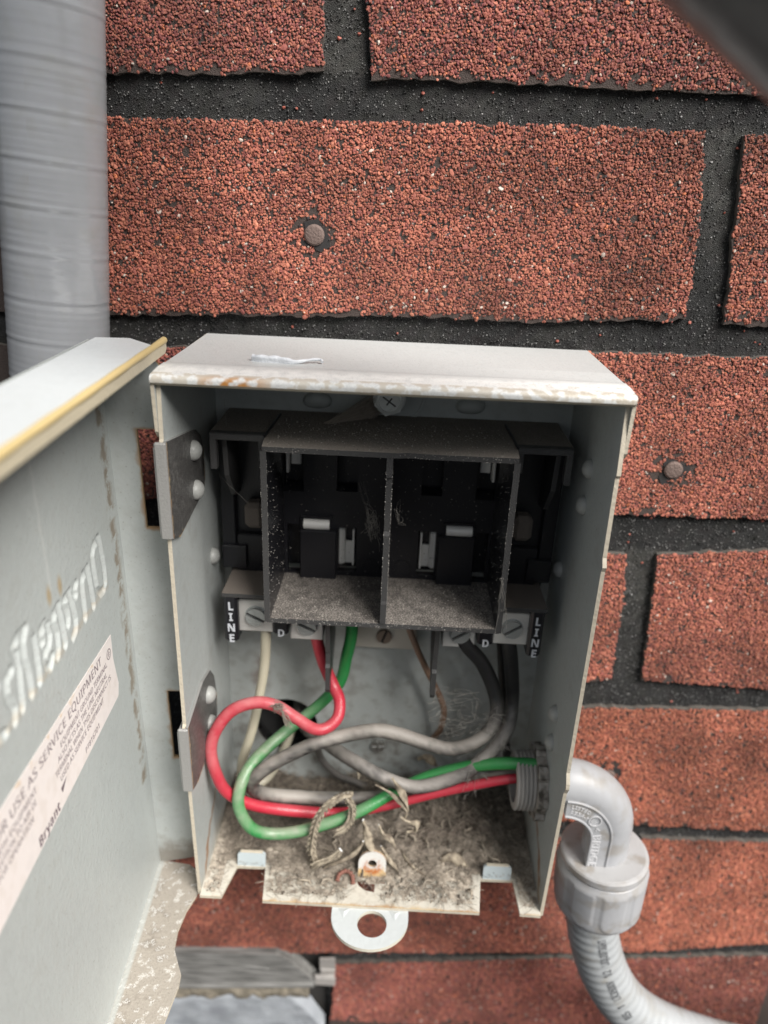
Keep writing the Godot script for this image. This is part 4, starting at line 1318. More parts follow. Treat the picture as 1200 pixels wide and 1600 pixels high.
# ---------------------------------------------------------------- the wires
func build_wires() -> void:
	var dustn := noise(120, 0.045, 4)
	var wear := noise(121, 0.35, 3)
	# clean: colour of the sheath; film: dust that has settled on its upper side; amount by position
	var coat := func(clean: Color, film: Color, amount: Callable) -> Callable:
		return func(p: Vector3, nn: Vector3, s: float) -> Color:
			var up := clampf(nn.y * 0.9 + nn.z * 0.25 + 0.15, 0, 1)
			var k: float = amount.call(p) * (0.25 + 0.9 * up) * (0.75 + 0.9 * dustn.get_noise_3d(p.x, p.y, p.z)) + 0.4 * wear.get_noise_3d(p.x, p.y, p.z) * amount.call(p)
			return clean.lerp(film, clampf(k, 0, 1))
	var sheath := func(rough: float) -> StandardMaterial3D:
		return relief(mat(Color.WHITE, rough, 0.0, true), 0.9, 0.12, 40)
	var w := func(called: String, pts: Array, radius: float, shade: Callable, rough: float, label: String) -> void:
		var g := Geo.new()
		var bent := []
		for p in pts:
			bent.append(p + Vector3(dustn.get_noise_3d(p.x * 3, p.y * 3, 1.0), dustn.get_noise_3d(p.x * 3, p.y * 3, 50.0), 0) * 0.9)
		var path := spline(bent, 7)
		g.tube(path, func(s: float, a: float) -> float: return radius * (1.0 + 0.02 * sin(s * 60.0 + a) + 0.025 * sin(s * 23.0) - (0.2 * smoothstep(0.6, 0.78, s) if called == "red_wire" else 0.0)), 16, shade)
		var low: Vector3 = pts[pts.size() / 2]
		solo(called, low, [g], [sheath.call(rough)], label, "wire", "black wires at the right of the box" if called == "black_wire" else "")
	w.call("white_wire", [Vector3(-43.2, 0, 20), Vector3(-43.1, -9.8, 22), Vector3(-43.6, -19.7, 22), Vector3(-45.7, -32.2, 23), Vector3(-49.4, -49.9, 24), Vector3(-53.5, -67.7, 22), Vector3(-55.3, -79.8, 18), Vector3(-52.3, -90.0, 12), Vector3(-46.9, -89.0, 7), Vector3(-42.2, -81.5, 4), Vector3(-38.4, -72.1, 0), Vector3(-36.6, -66.1, -12), Vector3(-37, -65, -40)], 1.85,
		coat.call(Color(0.58, 0.54, 0.41), Color(0.36, 0.33, 0.27), func(p: Vector3) -> float: return 0.35 + clampf((-p.y - 60.0) / 40.0, 0, 0.5)), 0.45, "cream white wire running down from the left terminal marked LINE")
	w.call("red_wire", [Vector3(-25.8, 0.8, 20), Vector3(-24.2, -7.3, 22), Vector3(-21.7, -18.4, 22), Vector3(-17.9, -26.8, 24), Vector3(-15, -30.9, 28), Vector3(-15.3, -34.9, 33), Vector3(-18.5, -37.3, 36), Vector3(-23.4, -36, 38), Vector3(-29.7, -30.7, 39), Vector3(-36.6, -26.1, 39), Vector3(-43.9, -25.4, 39), Vector3(-52.0, -28.3, 40), Vector3(-57.6, -34.7, 42), Vector3(-59.3, -42.7, 44), Vector3(-58.4, -52.1, 45), Vector3(-54.4, -62.4, 44), Vector3(-47, -69.4, 42), Vector3(-34.4, -76, 38), Vector3(-16.2, -79.3, 35), Vector3(1.1, -75.1, 35), Vector3(22.8, -65.5, 36), Vector3(41.4, -57.7, 37), Vector3(57.7, -54.1, 37), Vector3(68, -54.0, 37)], 2.2,
		coat.call(Color(0.47, 0.022, 0.045), Color(0.58, 0.22, 0.225), func(p: Vector3) -> float: return 0.12 + 0.55 * clampf((-p.x - 12.0) / 25.0, 0, 1) * clampf((p.y + 62.0) / 20.0, 0, 1)), 0.35, "red wire making a wide pinkish loop at the left of the box")
	w.call("green_wire", [Vector3(-11.1, 4, 18), Vector3(-11.7, -7.8, 18), Vector3(-13.1, -20.6, 16), Vector3(-16.1, -31.1, 16), Vector3(-23.3, -40.6, 18), Vector3(-32.8, -47.9, 22), Vector3(-41.5, -52.3, 30), Vector3(-46.9, -54.8, 38), Vector3(-49.6, -59.2, 44), Vector3(-49.5, -66.8, 47), Vector3(-45.5, -75.2, 48), Vector3(-38.1, -79.9, 46), Vector3(-27.5, -80, 44), Vector3(-13.2, -76.2, 41), Vector3(-2.5, -72.4, 38), Vector3(8.2, -68.2, 33), Vector3(20.2, -61.6, 31), Vector3(34.2, -54.4, 33), Vector3(45.5, -49.4, 36), Vector3(57, -47.9, 37), Vector3(68, -49.0, 37)], 2.25,
		coat.call(Color(0.018, 0.235, 0.055), Color(0.30, 0.33, 0.25), func(p: Vector3) -> float: return 0.10 + 0.75 * clampf((-p.y - 36.0) / 14.0, 0, 1) * clampf((-p.x) / 14.0, 0, 1)), 0.38, "green wire looping low at the front under the red loop")
	var grey := func(p: Vector3) -> float: return clampf((-p.y - 26.0) / 16.0, 0.03, 0.95)
	w.call("black_wire", [Vector3(27.6, 1.5, 22), Vector3(30.3, -5.5, 24), Vector3(36.8, -14.1, 23), Vector3(42.4, -24.5, 24), Vector3(43.7, -31.7, 27), Vector3(41.6, -38.1, 31), Vector3(35.5, -41.9, 34), Vector3(27.4, -45.2, 34), Vector3(17.9, -44.2, 33), Vector3(8.2, -41.5, 32), Vector3(-1.4, -40.7, 32), Vector3(-12, -42.3, 33), Vector3(-23.6, -45.3, 36), Vector3(-35.1, -50.1, 39), Vector3(-43.2, -55.2, 41), Vector3(-46.4, -61.9, 40), Vector3(-43.6, -69, 37), Vector3(-33.9, -73.7, 33), Vector3(-16.7, -76.4, 30), Vector3(3.5, -76.6, 28), Vector3(23.5, -71.6, 28), Vector3(39.9, -62.5, 32), Vector3(57.7, -54.2, 33), Vector3(68, -53, 33)], 2.65,
		coat.call(Color(0.014, 0.014, 0.015), Color(0.31, 0.285, 0.255), grey), 0.55, "black wire turned dusty grey, arching across the middle in the long upper loop")
	w.call("black_wire", [Vector3(44.5, 0.8, 22), Vector3(45.9, -5.9, 24), Vector3(48.4, -18.4, 22), Vector3(49.8, -31.4, 22), Vector3(48.8, -40.2, 26), Vector3(43.9, -47, 31), Vector3(35.4, -55, 34), Vector3(24.9, -61, 35), Vector3(14.1, -63.6, 35), Vector3(3.1, -61.6, 34), Vector3(-5.8, -58.9, 30), Vector3(-13.8, -61.2, 22), Vector3(-22.2, -64.1, 12), Vector3(-30.6, -66.3, 2), Vector3(-35.6, -66.6, -10), Vector3(-37, -66, -40)], 2.65,
		coat.call(Color(0.014, 0.014, 0.015), Color(0.33, 0.305, 0.28), grey), 0.55, "black wire from the right LINE terminal, dusty where it sweeps back to the round hole")
	w.call("black_wire", [Vector3(43.0, 0, 16), Vector3(46.6, -24.1, 14), Vector3(49.2, -42.2, 14), Vector3(50.5, -54.6, 18), Vector3(51.8, -56.2, 28), Vector3(57.5, -51.7, 35), Vector3(68, -50.7, 34)], 1.7,
		coat.call(Color(0.012, 0.012, 0.013), Color(0.2, 0.185, 0.17), func(p: Vector3) -> float: return 0.15), 0.4, "thin clean black wire falling straight behind the right terminal")
	w.call("copper_wire", [Vector3(9.2, -6, 8), Vector3(10, -8.5, 8), Vector3(11.8, -14.4, 10), Vector3(15.7, -23, 12), Vector3(21.3, -33.1, 13), Vector3(25, -43, 13), Vector3(25.4, -54.1, 11), Vector3(23.0, -65.1, 5), Vector3(21, -70, 2)], 1.25,
		coat.call(Color(0.21, 0.115, 0.07), Color(0.27, 0.22, 0.18), func(p: Vector3) -> float: return 0.4), 0.45, "bare brown copper earth wire hanging from the cream bar")
	w.call("grey_wire", [Vector3(-33, -66, -14), Vector3(-26, -70.4, 4), Vector3(-24.2, -79.1, 5), Vector3(-17, -85.7, 7), Vector3(-7.7, -88.3, 9), Vector3(2, -92.0, 12)], 1.5,
		coat.call(Color(0.10, 0.095, 0.09), Color(0.2, 0.18, 0.16), func(p: Vector3) -> float: return 0.6), 0.6, "short dull grey wire curling out of the round hole to the floor")

# ---------------------------------------------------------------- elbow connector and flexible conduit on the right
func build_fitting() -> void:
	var f := thing("conduit_elbow", Vector3(89, -122, 36), "light grey plastic elbow connector screwed into the right side of the box", "connector")
	var pvc := relief(mat(lin(0.38, 0.385, 0.40), 0.42), 3.0, 0.05, 45, 0.10)
	var cen := Vector3(63.0, -57.0, 35.5)
	var g := Geo.new()
	# threaded collar and castellated locknut inside the box
	var th := PackedVector2Array([Vector2(8.2, -2), Vector2(8.2, 11.6), Vector2(10.2, 11.6)])
	for i in 5:
		th.append(Vector2(10.9, 11.2 - i * 1.5))
		th.append(Vector2(10.9, 10.7 - i * 1.5))
		th.append(Vector2(10.2, 10.2 - i * 1.5))
	th.append(Vector2(10.2, 0))
	g.lathe(th, 40, along(cen, Vector3.LEFT))
	part("threaded_collar", [g], [relief(mat(lin(0.36, 0.34, 0.32), 0.6), 1.5, 0.08, 46)], f)
	g = Geo.new()
	var star := PackedVector2Array()
	for i in 64:
		var a := TAU * i / 64.0
		star.append(Vector2(cos(a), sin(a)) * (14.2 if (i / 4) % 2 == 0 else 12.8))
	g.plate(star, [circle(Vector2.ZERO, 10.6, 36)], 3.6, along(cen + Vector3(-2.6, 0, 0), Vector3.LEFT))
	part("locknut", [g], [relief(mat(lin(0.40, 0.37, 0.34), 0.5, 0.3), 1.5, 0.25, 47, 0.75)], f)
	# elbow body
	g = Geo.new()
	var pts := [Vector3(63.6, -57.0, 35.5), Vector3(66.0, -57.0, 35.5)]
	var bc := Vector2(70.3, -76.0)
	for i in 11:
		var a := PI / 2 * (1.0 - i / 10.0)
		pts.append(Vector3(bc.x + cos(a) * 20.0, bc.y + sin(a) * 19.5, 35.6))
	pts.append(Vector3(90.4, -91, 36))
	g.tube(spline(pts, 4), func(s: float, a: float) -> float: return 8.8, 28)
	part("elbow_body", [g], [pvc], f)
	g = Geo.new()
	var sec := PackedVector2Array()
	for i in 17:
		var a := PI / 2 * (1.0 - i / 16.0)
		sec.append(bc + Vector2(cos(a) * 19.0, sin(a) * 18.6))
	sec.append(Vector2(bc.x + 19.0, -88.7))
	sec.append(Vector2(bc.x + 11.0, -88.7))
	for i in 17:
		var a := PI / 2 * i / 16.0
		sec.append(bc + Vector2(cos(a) * 11.0, sin(a) * 10.8))
	g.plate(sec, [], 3.0, Transform3D(Basis(), Vector3(0, 0, 43.2)))
	# raised rims of the lettered web
	for rad in [18.6, 11.3]:
		var rp := PackedVector3Array()
		for i in 21:
			var a := PI / 2 * (1.0 - i / 20.0)
			rp.append(Vector3(bc.x + cos(a) * rad, bc.y + sin(a) * rad * 0.98, 44.7))
		rp.append(Vector3(bc.x + rad, -88.6, 44.7))
		g.tube(rp, func(s: float, a: float) -> float: return 0.5, 8)
	var web := part("lettered_web", [g], [pvc], f)
	g = Geo.new()
	var bend := func(start_deg: float, rad: float) -> Callable:
		return func(p: Vector3) -> Vector3:
			var a := deg_to_rad(start_deg) - p.x / rad
			if a < 0.0:
				return Vector3(bc.x + rad + p.y, bc.y + a * rad, 44.75 + p.z)
			return Vector3(bc.x + cos(a) * (rad + p.y), bc.y + sin(a) * (rad + p.y), 44.75 + p.z)
	lettering(g, "BRIDGE", 3.0, 0.35, Transform3D(), false, true, bend.call(14.0, 13.2), 1.05)
	lettering(g, "LISTED", 1.6, 0.3, Transform3D(), false, true, bend.call(84.0, 16.0), 1.1)
	lettering(g, "A93A-1", 1.6, 0.3, Transform3D(), false, true, bend.call(84.0, 13.4), 1.1)
	lettering(g, "UL", 1.6, 0.3, Transform3D(), false, true, bend.call(45.5, 14.2), 1.0)
	lettering(g, "<", 2.4, 0.3, Transform3D(), false, true, bend.call(28.0, 13.8), 1.0)
	var um := Vector2(cos(deg_to_rad(41.0)), sin(deg_to_rad(41.0))) * 14.9 + bc
	g.lathe(PackedVector2Array([Vector2(2.5, 0), Vector2(2.5, 0.35), Vector2(2.05, 0.35), Vector2(2.05, 0)]), 26, Transform3D(Basis(), Vector3(um.x, um.y, 44.7)))
	part("raised_lettering", [g], [mat(lin(0.56, 0.56, 0.575), 0.4)], web)
	# collar disc and compression nut
	var down := along(Vector3(90.6, -88.5, 36), Vector3(0.03, -1, 0))
	g = Geo.new()
	g.lathe(PackedVector2Array([Vector2(8, 0.2), Vector2(15.4, 0.2), Vector2(16.3, 0.5), Vector2(16.8, 1.2), Vector2(16.8, 3.6), Vector2(15.2, 3.8), Vector2(15.2, 7)]), 56, down)
	part("collar", [g], [relief(mat(lin(0.40, 0.397, 0.40), 0.45), 3.0, 0.05, 48, 0.15)], f)
	g = Geo.new()
	var L := 29.5
	g.grid(176, 44, func(u: float, v: float) -> Vector3:
		var h := 5.0 + v * L
		var r := 17.5
		r -= 0.9 * smoothstep(2.0, 0.0, v * L)
		r -= v * 0.6
		r -= 6.4 * pow(smoothstep(0.66, 1.0, v), 1.6)
		# finger pads standing proud, rounded below
		var k := fposmod(u * 9.0 + 0.1, 1.0)
		var px := absf(k - 0.5) / 0.36
		var py := (v * L - 11.0) / 10.0
		var pad := smoothstep(1.06, 0.96, maxf(px, 0.0) if py < 0.55 else Vector2(px, (py - 0.55) / 0.45).length())
		if v * L < 2.6:
			pad = 0.0
		r += 0.32 * pad * smoothstep(0.97, 0.8, v)
		var a := u * TAU
		return down * Vector3(cos(a) * r, sin(a) * r, h), Vector3.ZERO)
	# normals straight out from the axis side
	for i in g.n.size():
		var rel: Vector3 = down.affine_inverse() * g.v[i]
		if g.n[i].dot(down.basis * Vector3(rel.x, rel.y, 0)) < 0.0:
			g.n[i] = -g.n[i]
	for i in range(0, g.v.size(), 3):
		if (g.v[i + 1] - g.v[i]).cross(g.v[i + 2] - g.v[i]).dot(g.n[i]) > 0.0:
			var t := g.v[i + 1]; g.v[i + 1] = g.v[i + 2]; g.v[i + 2] = t
			var tn := g.n[i + 1]; g.n[i + 1] = g.n[i + 2]; g.n[i + 2] = tn
	g.lathe(PackedVector2Array([Vector2(15.2, 4.6), Vector2(16.4, 4.7), Vector2(16.7, 5.0)]), 56, down)
	part("compression_nut", [g], [pvc], f)

	# ribbed liquid-tight conduit
	var path := spline([Vector3(89.6, -119, 36), Vector3(90.9, -126, 36), Vector3(94.8, -141.7, 36), Vector3(101.8, -160.1, 36), Vector3(112.9, -177.9, 36), Vector3(127.9, -190.8, 36), Vector3(146.7, -199.8, 36), Vector3(175, -208, 36), Vector3(230, -216, 36)], 40)
	var total := 0.0
	for i in path.size() - 1:
		total += path[i].distance_to(path[i + 1])
	g = Geo.new()
	g.tube(path, func(s: float, a: float) -> float: return 10.3 + 0.13 * sin(s * total / 4.6 * TAU + a), 32)
	var conduit := thing("flexible_conduit", Vector3(146, -200, 36), "light grey ribbed flexible conduit with black print, bending down and right from the elbow's nut", "conduit")
	part("sheath", [g], [relief(mat(lin(0.33, 0.345, 0.355), 0.5), 4.0, 0.05, 49, 0.12)], conduit)
	# its print runs up the tube, bottom to top
	var cum := PackedFloat32Array([0.0])
	for i in range(1, path.size()):
		cum.append(cum[i - 1] + path[i].distance_to(path[i - 1]))
	var ink := Geo.new()
	var put := func(text: String, from_top: float, sq: float) -> void:
		lettering(ink, text, 3.3, 0.04, Transform3D(), false, false, func(p: Vector3) -> Vector3:
			var s := from_top - p.x
			var i := clampi(cum.bsearch(s), 1, path.size() - 1)
			var k := (s - cum[i - 1]) / maxf(cum[i] - cum[i - 1], 1e-4)
			var c := path[i - 1].lerp(path[i], k)
			var tan := (path[i] - path[i - 1]).normalized()
			var side := Vector3.BACK.cross(-tan).normalized()      # across the tube, to the reader's up
			var a := (p.y - 1.8) / 10.4 - 0.02
			return c + (Vector3.BACK * cos(a) + side * sin(a)) * (10.62 + p.z), sq)
	put.call("LIQUIDTIGHT", 24.0, 0.56)
	put.call("1/2", 31.0, 0.62)
	put.call("LTC0500V", 46.5, 0.62)
	put.call("1", 52.0, 0.8)
	put.call("RES", 60.0, 0.65)
	put.call("CONDUIT", 84.0, 0.65)
	part("print", [ink], [mat(lin(0.03, 0.03, 0.035), 0.6)], conduit)

# ---------------------------------------------------------------- grey pipe at the left
func build_pipe() -> void:
	var g := Geo.new()
	var path := PackedVector3Array()
	var a := Vector3(-88.6, 300, 17.6)
	var b := Vector3(-124.6, -90, 17.6)
	var n := 620
	for i in n:
		path.append(a.lerp(b, float(i) / (n - 1)))
	var len := a.distance_to(b)
	var ring := noise(131, 0.03, 2)
	g.tube(path, func(s: float, ang: float) -> float:
		# extrusion rings: a sharp lip with fainter ones above it, slightly out of square
		var y := s * len + 0.5 * sin(ang + 1.0)
		var k := fposmod(y + 0.8 * ring.get_noise_1d(floor(y / 12.6) * 40.0), 12.6)
		var r := 15.2 + 0.14 * exp(-pow((k - 1.2) / 0.45, 2.0)) - 0.10 * exp(-pow((k - 2.3) / 0.5, 2.0))
		r += 0.05 * exp(-pow((k - 11.2) / 0.3, 2.0)) + 0.035 * exp(-pow((k - 9.9) / 0.3, 2.0)) + 0.03 * exp(-pow((k - 6.0) / 0.4, 2.0)) + 0.03 * exp(-pow((k - 4.4) / 0.3, 2.0)) + 0.02 * sin(y * 3.1)
		return r + 0.02 * ring.get_noise_1d(y * 30.0), 48)
	var m := painted(91, 390, 135, {"base": Color(0.29, 0.30, 0.315), "dirt": Color(0.22, 0.22, 0.205), "dirt_amt": 0.4, "bump": 0.0, "rough": 0.17, "res": 2.0, "speck": 0.9})
	m.metallic_specular = 0.8
	solo("grey_pipe", Vector3(-124, -90, 17), [g], [m], "upright grey plastic pipe with fine ring marks at the wall's left edge", "pipe")

# ---------------------------------------------------------------- ledge and foundation at the lower left
func build_ledge() -> void:
	var wood := NoiseTexture2D.new()
	wood.width = 512; wood.height = 512
	wood.seamless = true
	wood.noise = noise(151, 0.02, 4)
	var ramp := Gradient.new()
	ramp.colors = PackedColorArray([lin(0.09, 0.088, 0.083), lin(0.17, 0.167, 0.158), lin(0.25, 0.245, 0.235)])
	ramp.offsets = PackedFloat32Array([0.2, 0.5, 0.85])
	wood.color_ramp = ramp
	var wm := StandardMaterial3D.new()
	wm.albedo_texture = wood
	wm.roughness = 0.8
	wm.uv1_triplanar = true
	wm.uv1_scale = Vector3(4, 60, 30)
	var g := Geo.new()
	var o := PackedVector2Array([Vector2(-220, -222), Vector2(-100, -212.2), Vector2(-46.6, -208.6), Vector2(-41, -211), Vector2(-26.5, -227.6), Vector2(-26.5, -230.0), Vector2(-36, -231.5), Vector2(-102, -237.5), Vector2(-220, -248)])
	g.plate(o, [], 7.0, Transform3D(Basis(), Vector3(0, 0, -2.0)))
	# rounded drip edge and a raised grain line
	var lip := PackedVector3Array()
	for p in [Vector2(-220, -246.5), Vector2(-102, -236.3), Vector2(-64, -232.6), Vector2(-27.5, -229.3)]:
		lip.append(Vector3(p.x, p.y, 1.2))
	g.tube(spline([lip[0], lip[1], lip[2], lip[3]], 6), func(s: float, a: float) -> float: return 1.7, 12)
	var crack := [Vector3(-140, -219, 1.45), Vector3(-100, -217.5, 1.5), Vector3(-70, -217.0, 1.5), Vector3(-50, -219.5, 1.45)]
	g.tube(spline(crack, 8), func(s: float, a: float) -> float: return 0.35, 6)
	g.tube(spline([Vector3(-140, -226, 1.45), Vector3(-90, -223.2, 1.5), Vector3(-60, -222.6, 1.5), Vector3(-36, -221.6, 1.45)], 8), func(s: float, a: float) -> float: return 0.3, 6)
	solo("wood_ledge", Vector3(-100, -238, 0), [g], [wm], "weathered grey wooden ledge at the foot of the bricks, lower left", "ledge")
	# mortar fillet below it
	var fm := relief(mat(Color.WHITE, 0.9, 0.0, true), 3.0, 0.6, 152)
	var fn := noise(153, 0.09, 4)
	g = Geo.new()
	g.grid(90, 10, func(u: float, v: float) -> Vector3:
		var x := lerpf(-220, -30, u)
		var y0 := -229.5 + (x + 26.5) * 0.088
		var y := y0 - 2.0 - v * 12.5 * (1.0 + 0.25 * fn.get_noise_1d(x))
		return Vector3(x, y, -4.2 + 3.6 * sin(v * 2.4) + fn.get_noise_2d(x, y) * 1.2), Vector3.BACK, null, func(p: Vector3) -> Color:
		return Color(0.13, 0.115, 0.09).lerp(Color(0.30, 0.26, 0.20), clampf(0.35 + fn.get_noise_2d(p.x * 1.6, p.y * 1.6 + 50.0) * 1.3, 0, 1)))
	solo("mortar_fillet", Vector3(-100, -247, -3), [g], [fm], "rough tan mortar strip between the wooden ledge and the pale foundation", "mortar")
	# pale blue-grey rendered foundation
	g = Geo.new()
	var rn := noise(154, 0.06, 4)
	g.grid(80, 60, func(u: float, v: float) -> Vector3:
		var x := lerpf(-220, -22, u)
		var top := -245.2 + (x + 100.0) * 0.19 + rn.get_noise_1d(x) * 1.5
		if x > -44.0:
			top -= pow((x + 44.0) / 22.0, 1.5) * 34.0
		var y := lerpf(-330, top, v)
		return Vector3(x, y, -1.2 + rn.get_noise_2d(x, y) * 0.9 - 5.0 * smoothstep(0.9, 1.0, v)), Vector3.BACK, null, func(p: Vector3) -> Color:
		return Color(0.22, 0.235, 0.255).lerp(Color(0.33, 0.35, 0.375), clampf(0.5 + rn.get_noise_2d(p.x, p.y * 0.5), 0, 1)))
	solo("foundation_wall", Vector3(-100, -330, -3), [g], [relief(mat(Color.WHITE, 0.7, 0.0, true), 2.0, 0.2, 155)], "pale blue-grey painted foundation wall below the wooden ledge", "wall")
	# bent offcut of metal at the end of the ledge
	g = Geo.new()
	g.plate(PackedVector2Array([Vector2(-24.6, -214), Vector2(-16.8, -213), Vector2(-16.6, -222), Vector2(-24.6, -222.6)]), [], 0.9, Transform3D(Basis(Vector3.RIGHT, 0.12), Vector3(0, 0, 24.9)))
	g.box(Vector3(-21.6, -226.6, 0.6), Vector3(10.4, 5.6, 1.2), 0.3, Transform3D(Basis(Vector3.RIGHT, -0.015), Vector3(0, 0, -3.0)))
	g.box(Vector3(-20.6, -222.8, -2.0), Vector3(7.6, 4.4, 2.6), 0.3)
	g.tube(spline([Vector3(-27, -224.6, 0.0), Vector3(-22, -223.5, 0.6), Vector3(-17, -223.2, 0.2)], 6), func(s: float, a: float) -> float: return 0.9, 10)
	solo("metal_clip", Vector3(-21, -230, -2), [g], [relief(mat(lin(0.36, 0.34, 0.32), 0.55, 0.2), 1.5, 0.1, 156)], "small bent pale metal clip in the gap beside the last brick", "clip")

# ---------------------------------------------------------------- dark hose near the camera
func build_hose() -> void:
	var g := Geo.new()
	var path := spline([Vector3(-60, 420, 140), Vector3(-34, 318, 116), Vector3(-8, 238, 111), Vector3(19.3, 207.7, 118.7), Vector3(49.8, 183.8, 128.6), Vector3(72.7, 165.9, 135.9), Vector3(103.2, 142, 145.8), Vector3(149, 106.2, 160.5), Vector3(210, 66, 182)], 24)
	g.tube(path, func(s: float, a: float) -> float: return 18.0 + 0.04 * sin(s * 420.0), 40)
	var m := relief(mat(lin(0.10, 0.098, 0.103), 0.3), 6.0, 0.15, 161, 0.4)
	solo("black_hose", Vector3(89, 167, 113), [g], [m], "thick dark grey hose hanging well in front of the wall, across its upper right corner", "hose")

# ---------------------------------------------------------------- what time has left in the box
func strand(g: Geo, a: Vector3, b: Vector3, sag: float, r: float, k := 8) -> void:
	var p := PackedVector3Array()
	var j := Vector3(rng.randf_range(-1, 1), rng.randf_range(-1, 0.4), rng.randf_range(-1, 1)) * sag
	for i in k + 1:
		var t := float(i) / k
		p.append(a.lerp(b, t) + j * sin(t * PI) + Vector3(rng.randf_range(-1, 1), rng.randf_range(-1, 1), rng.randf_range(-1, 1)) * sag * 0.22)
	g.tube(p, func(s: float, an: float) -> float: return r, 3, null, false)

# one wandering thread of silk inside a box round c
func scribble(g: Geo, c: Vector3, half: Vector3, r: float) -> void:
	var p := []
	for i in 6:
		p.append(c + half * Vector3(rng.randfn(0.0, 0.45), rng.randfn(0.0, 0.45), rng.randfn(0.0, 0.45)))
	g.tube(spline(p, 7), func(s: float, an: float) -> float: return r * (1.0 + 0.8 * absf(sin(s * 23.0))), 3, null, false)

func floor_height(x: float, z: float, fn: FastNoiseLite, f2: FastNoiseLite) -> float:
	var k := clampf(0.5 + fn.get_noise_2d(x, z) * 0.9, 0, 1)
	var mid := exp(-pow((x - 8.0) / 42.0, 2.0)) * smoothstep(62.0, 30.0, z)
	var back := smoothstep(30.0, 2.0, z)
	var heap := 4.5 * exp(-pow((x - 30.0) / 24.0, 2.0) - pow((z - 18.0) / 17.0, 2.0)) + 3.0 * exp(-pow((x + 4.0) / 20.0, 2.0) - pow((z - 22.0) / 14.0, 2.0))
	heap *= 0.4 + 1.2 * clampf(0.5 + fn.get_noise_2d(x * 1.9 + 33.0, z * 1.9) * 1.2, 0, 1)
	return heap + (0.15 + 2.2 * k * smoothstep(62.0, 44.0, z)) * (0.35 + 1.2 * mid + 1.6 * back) + absf(f2.get_noise_2d(x, z)) * 0.6 * (0.25 + mid)

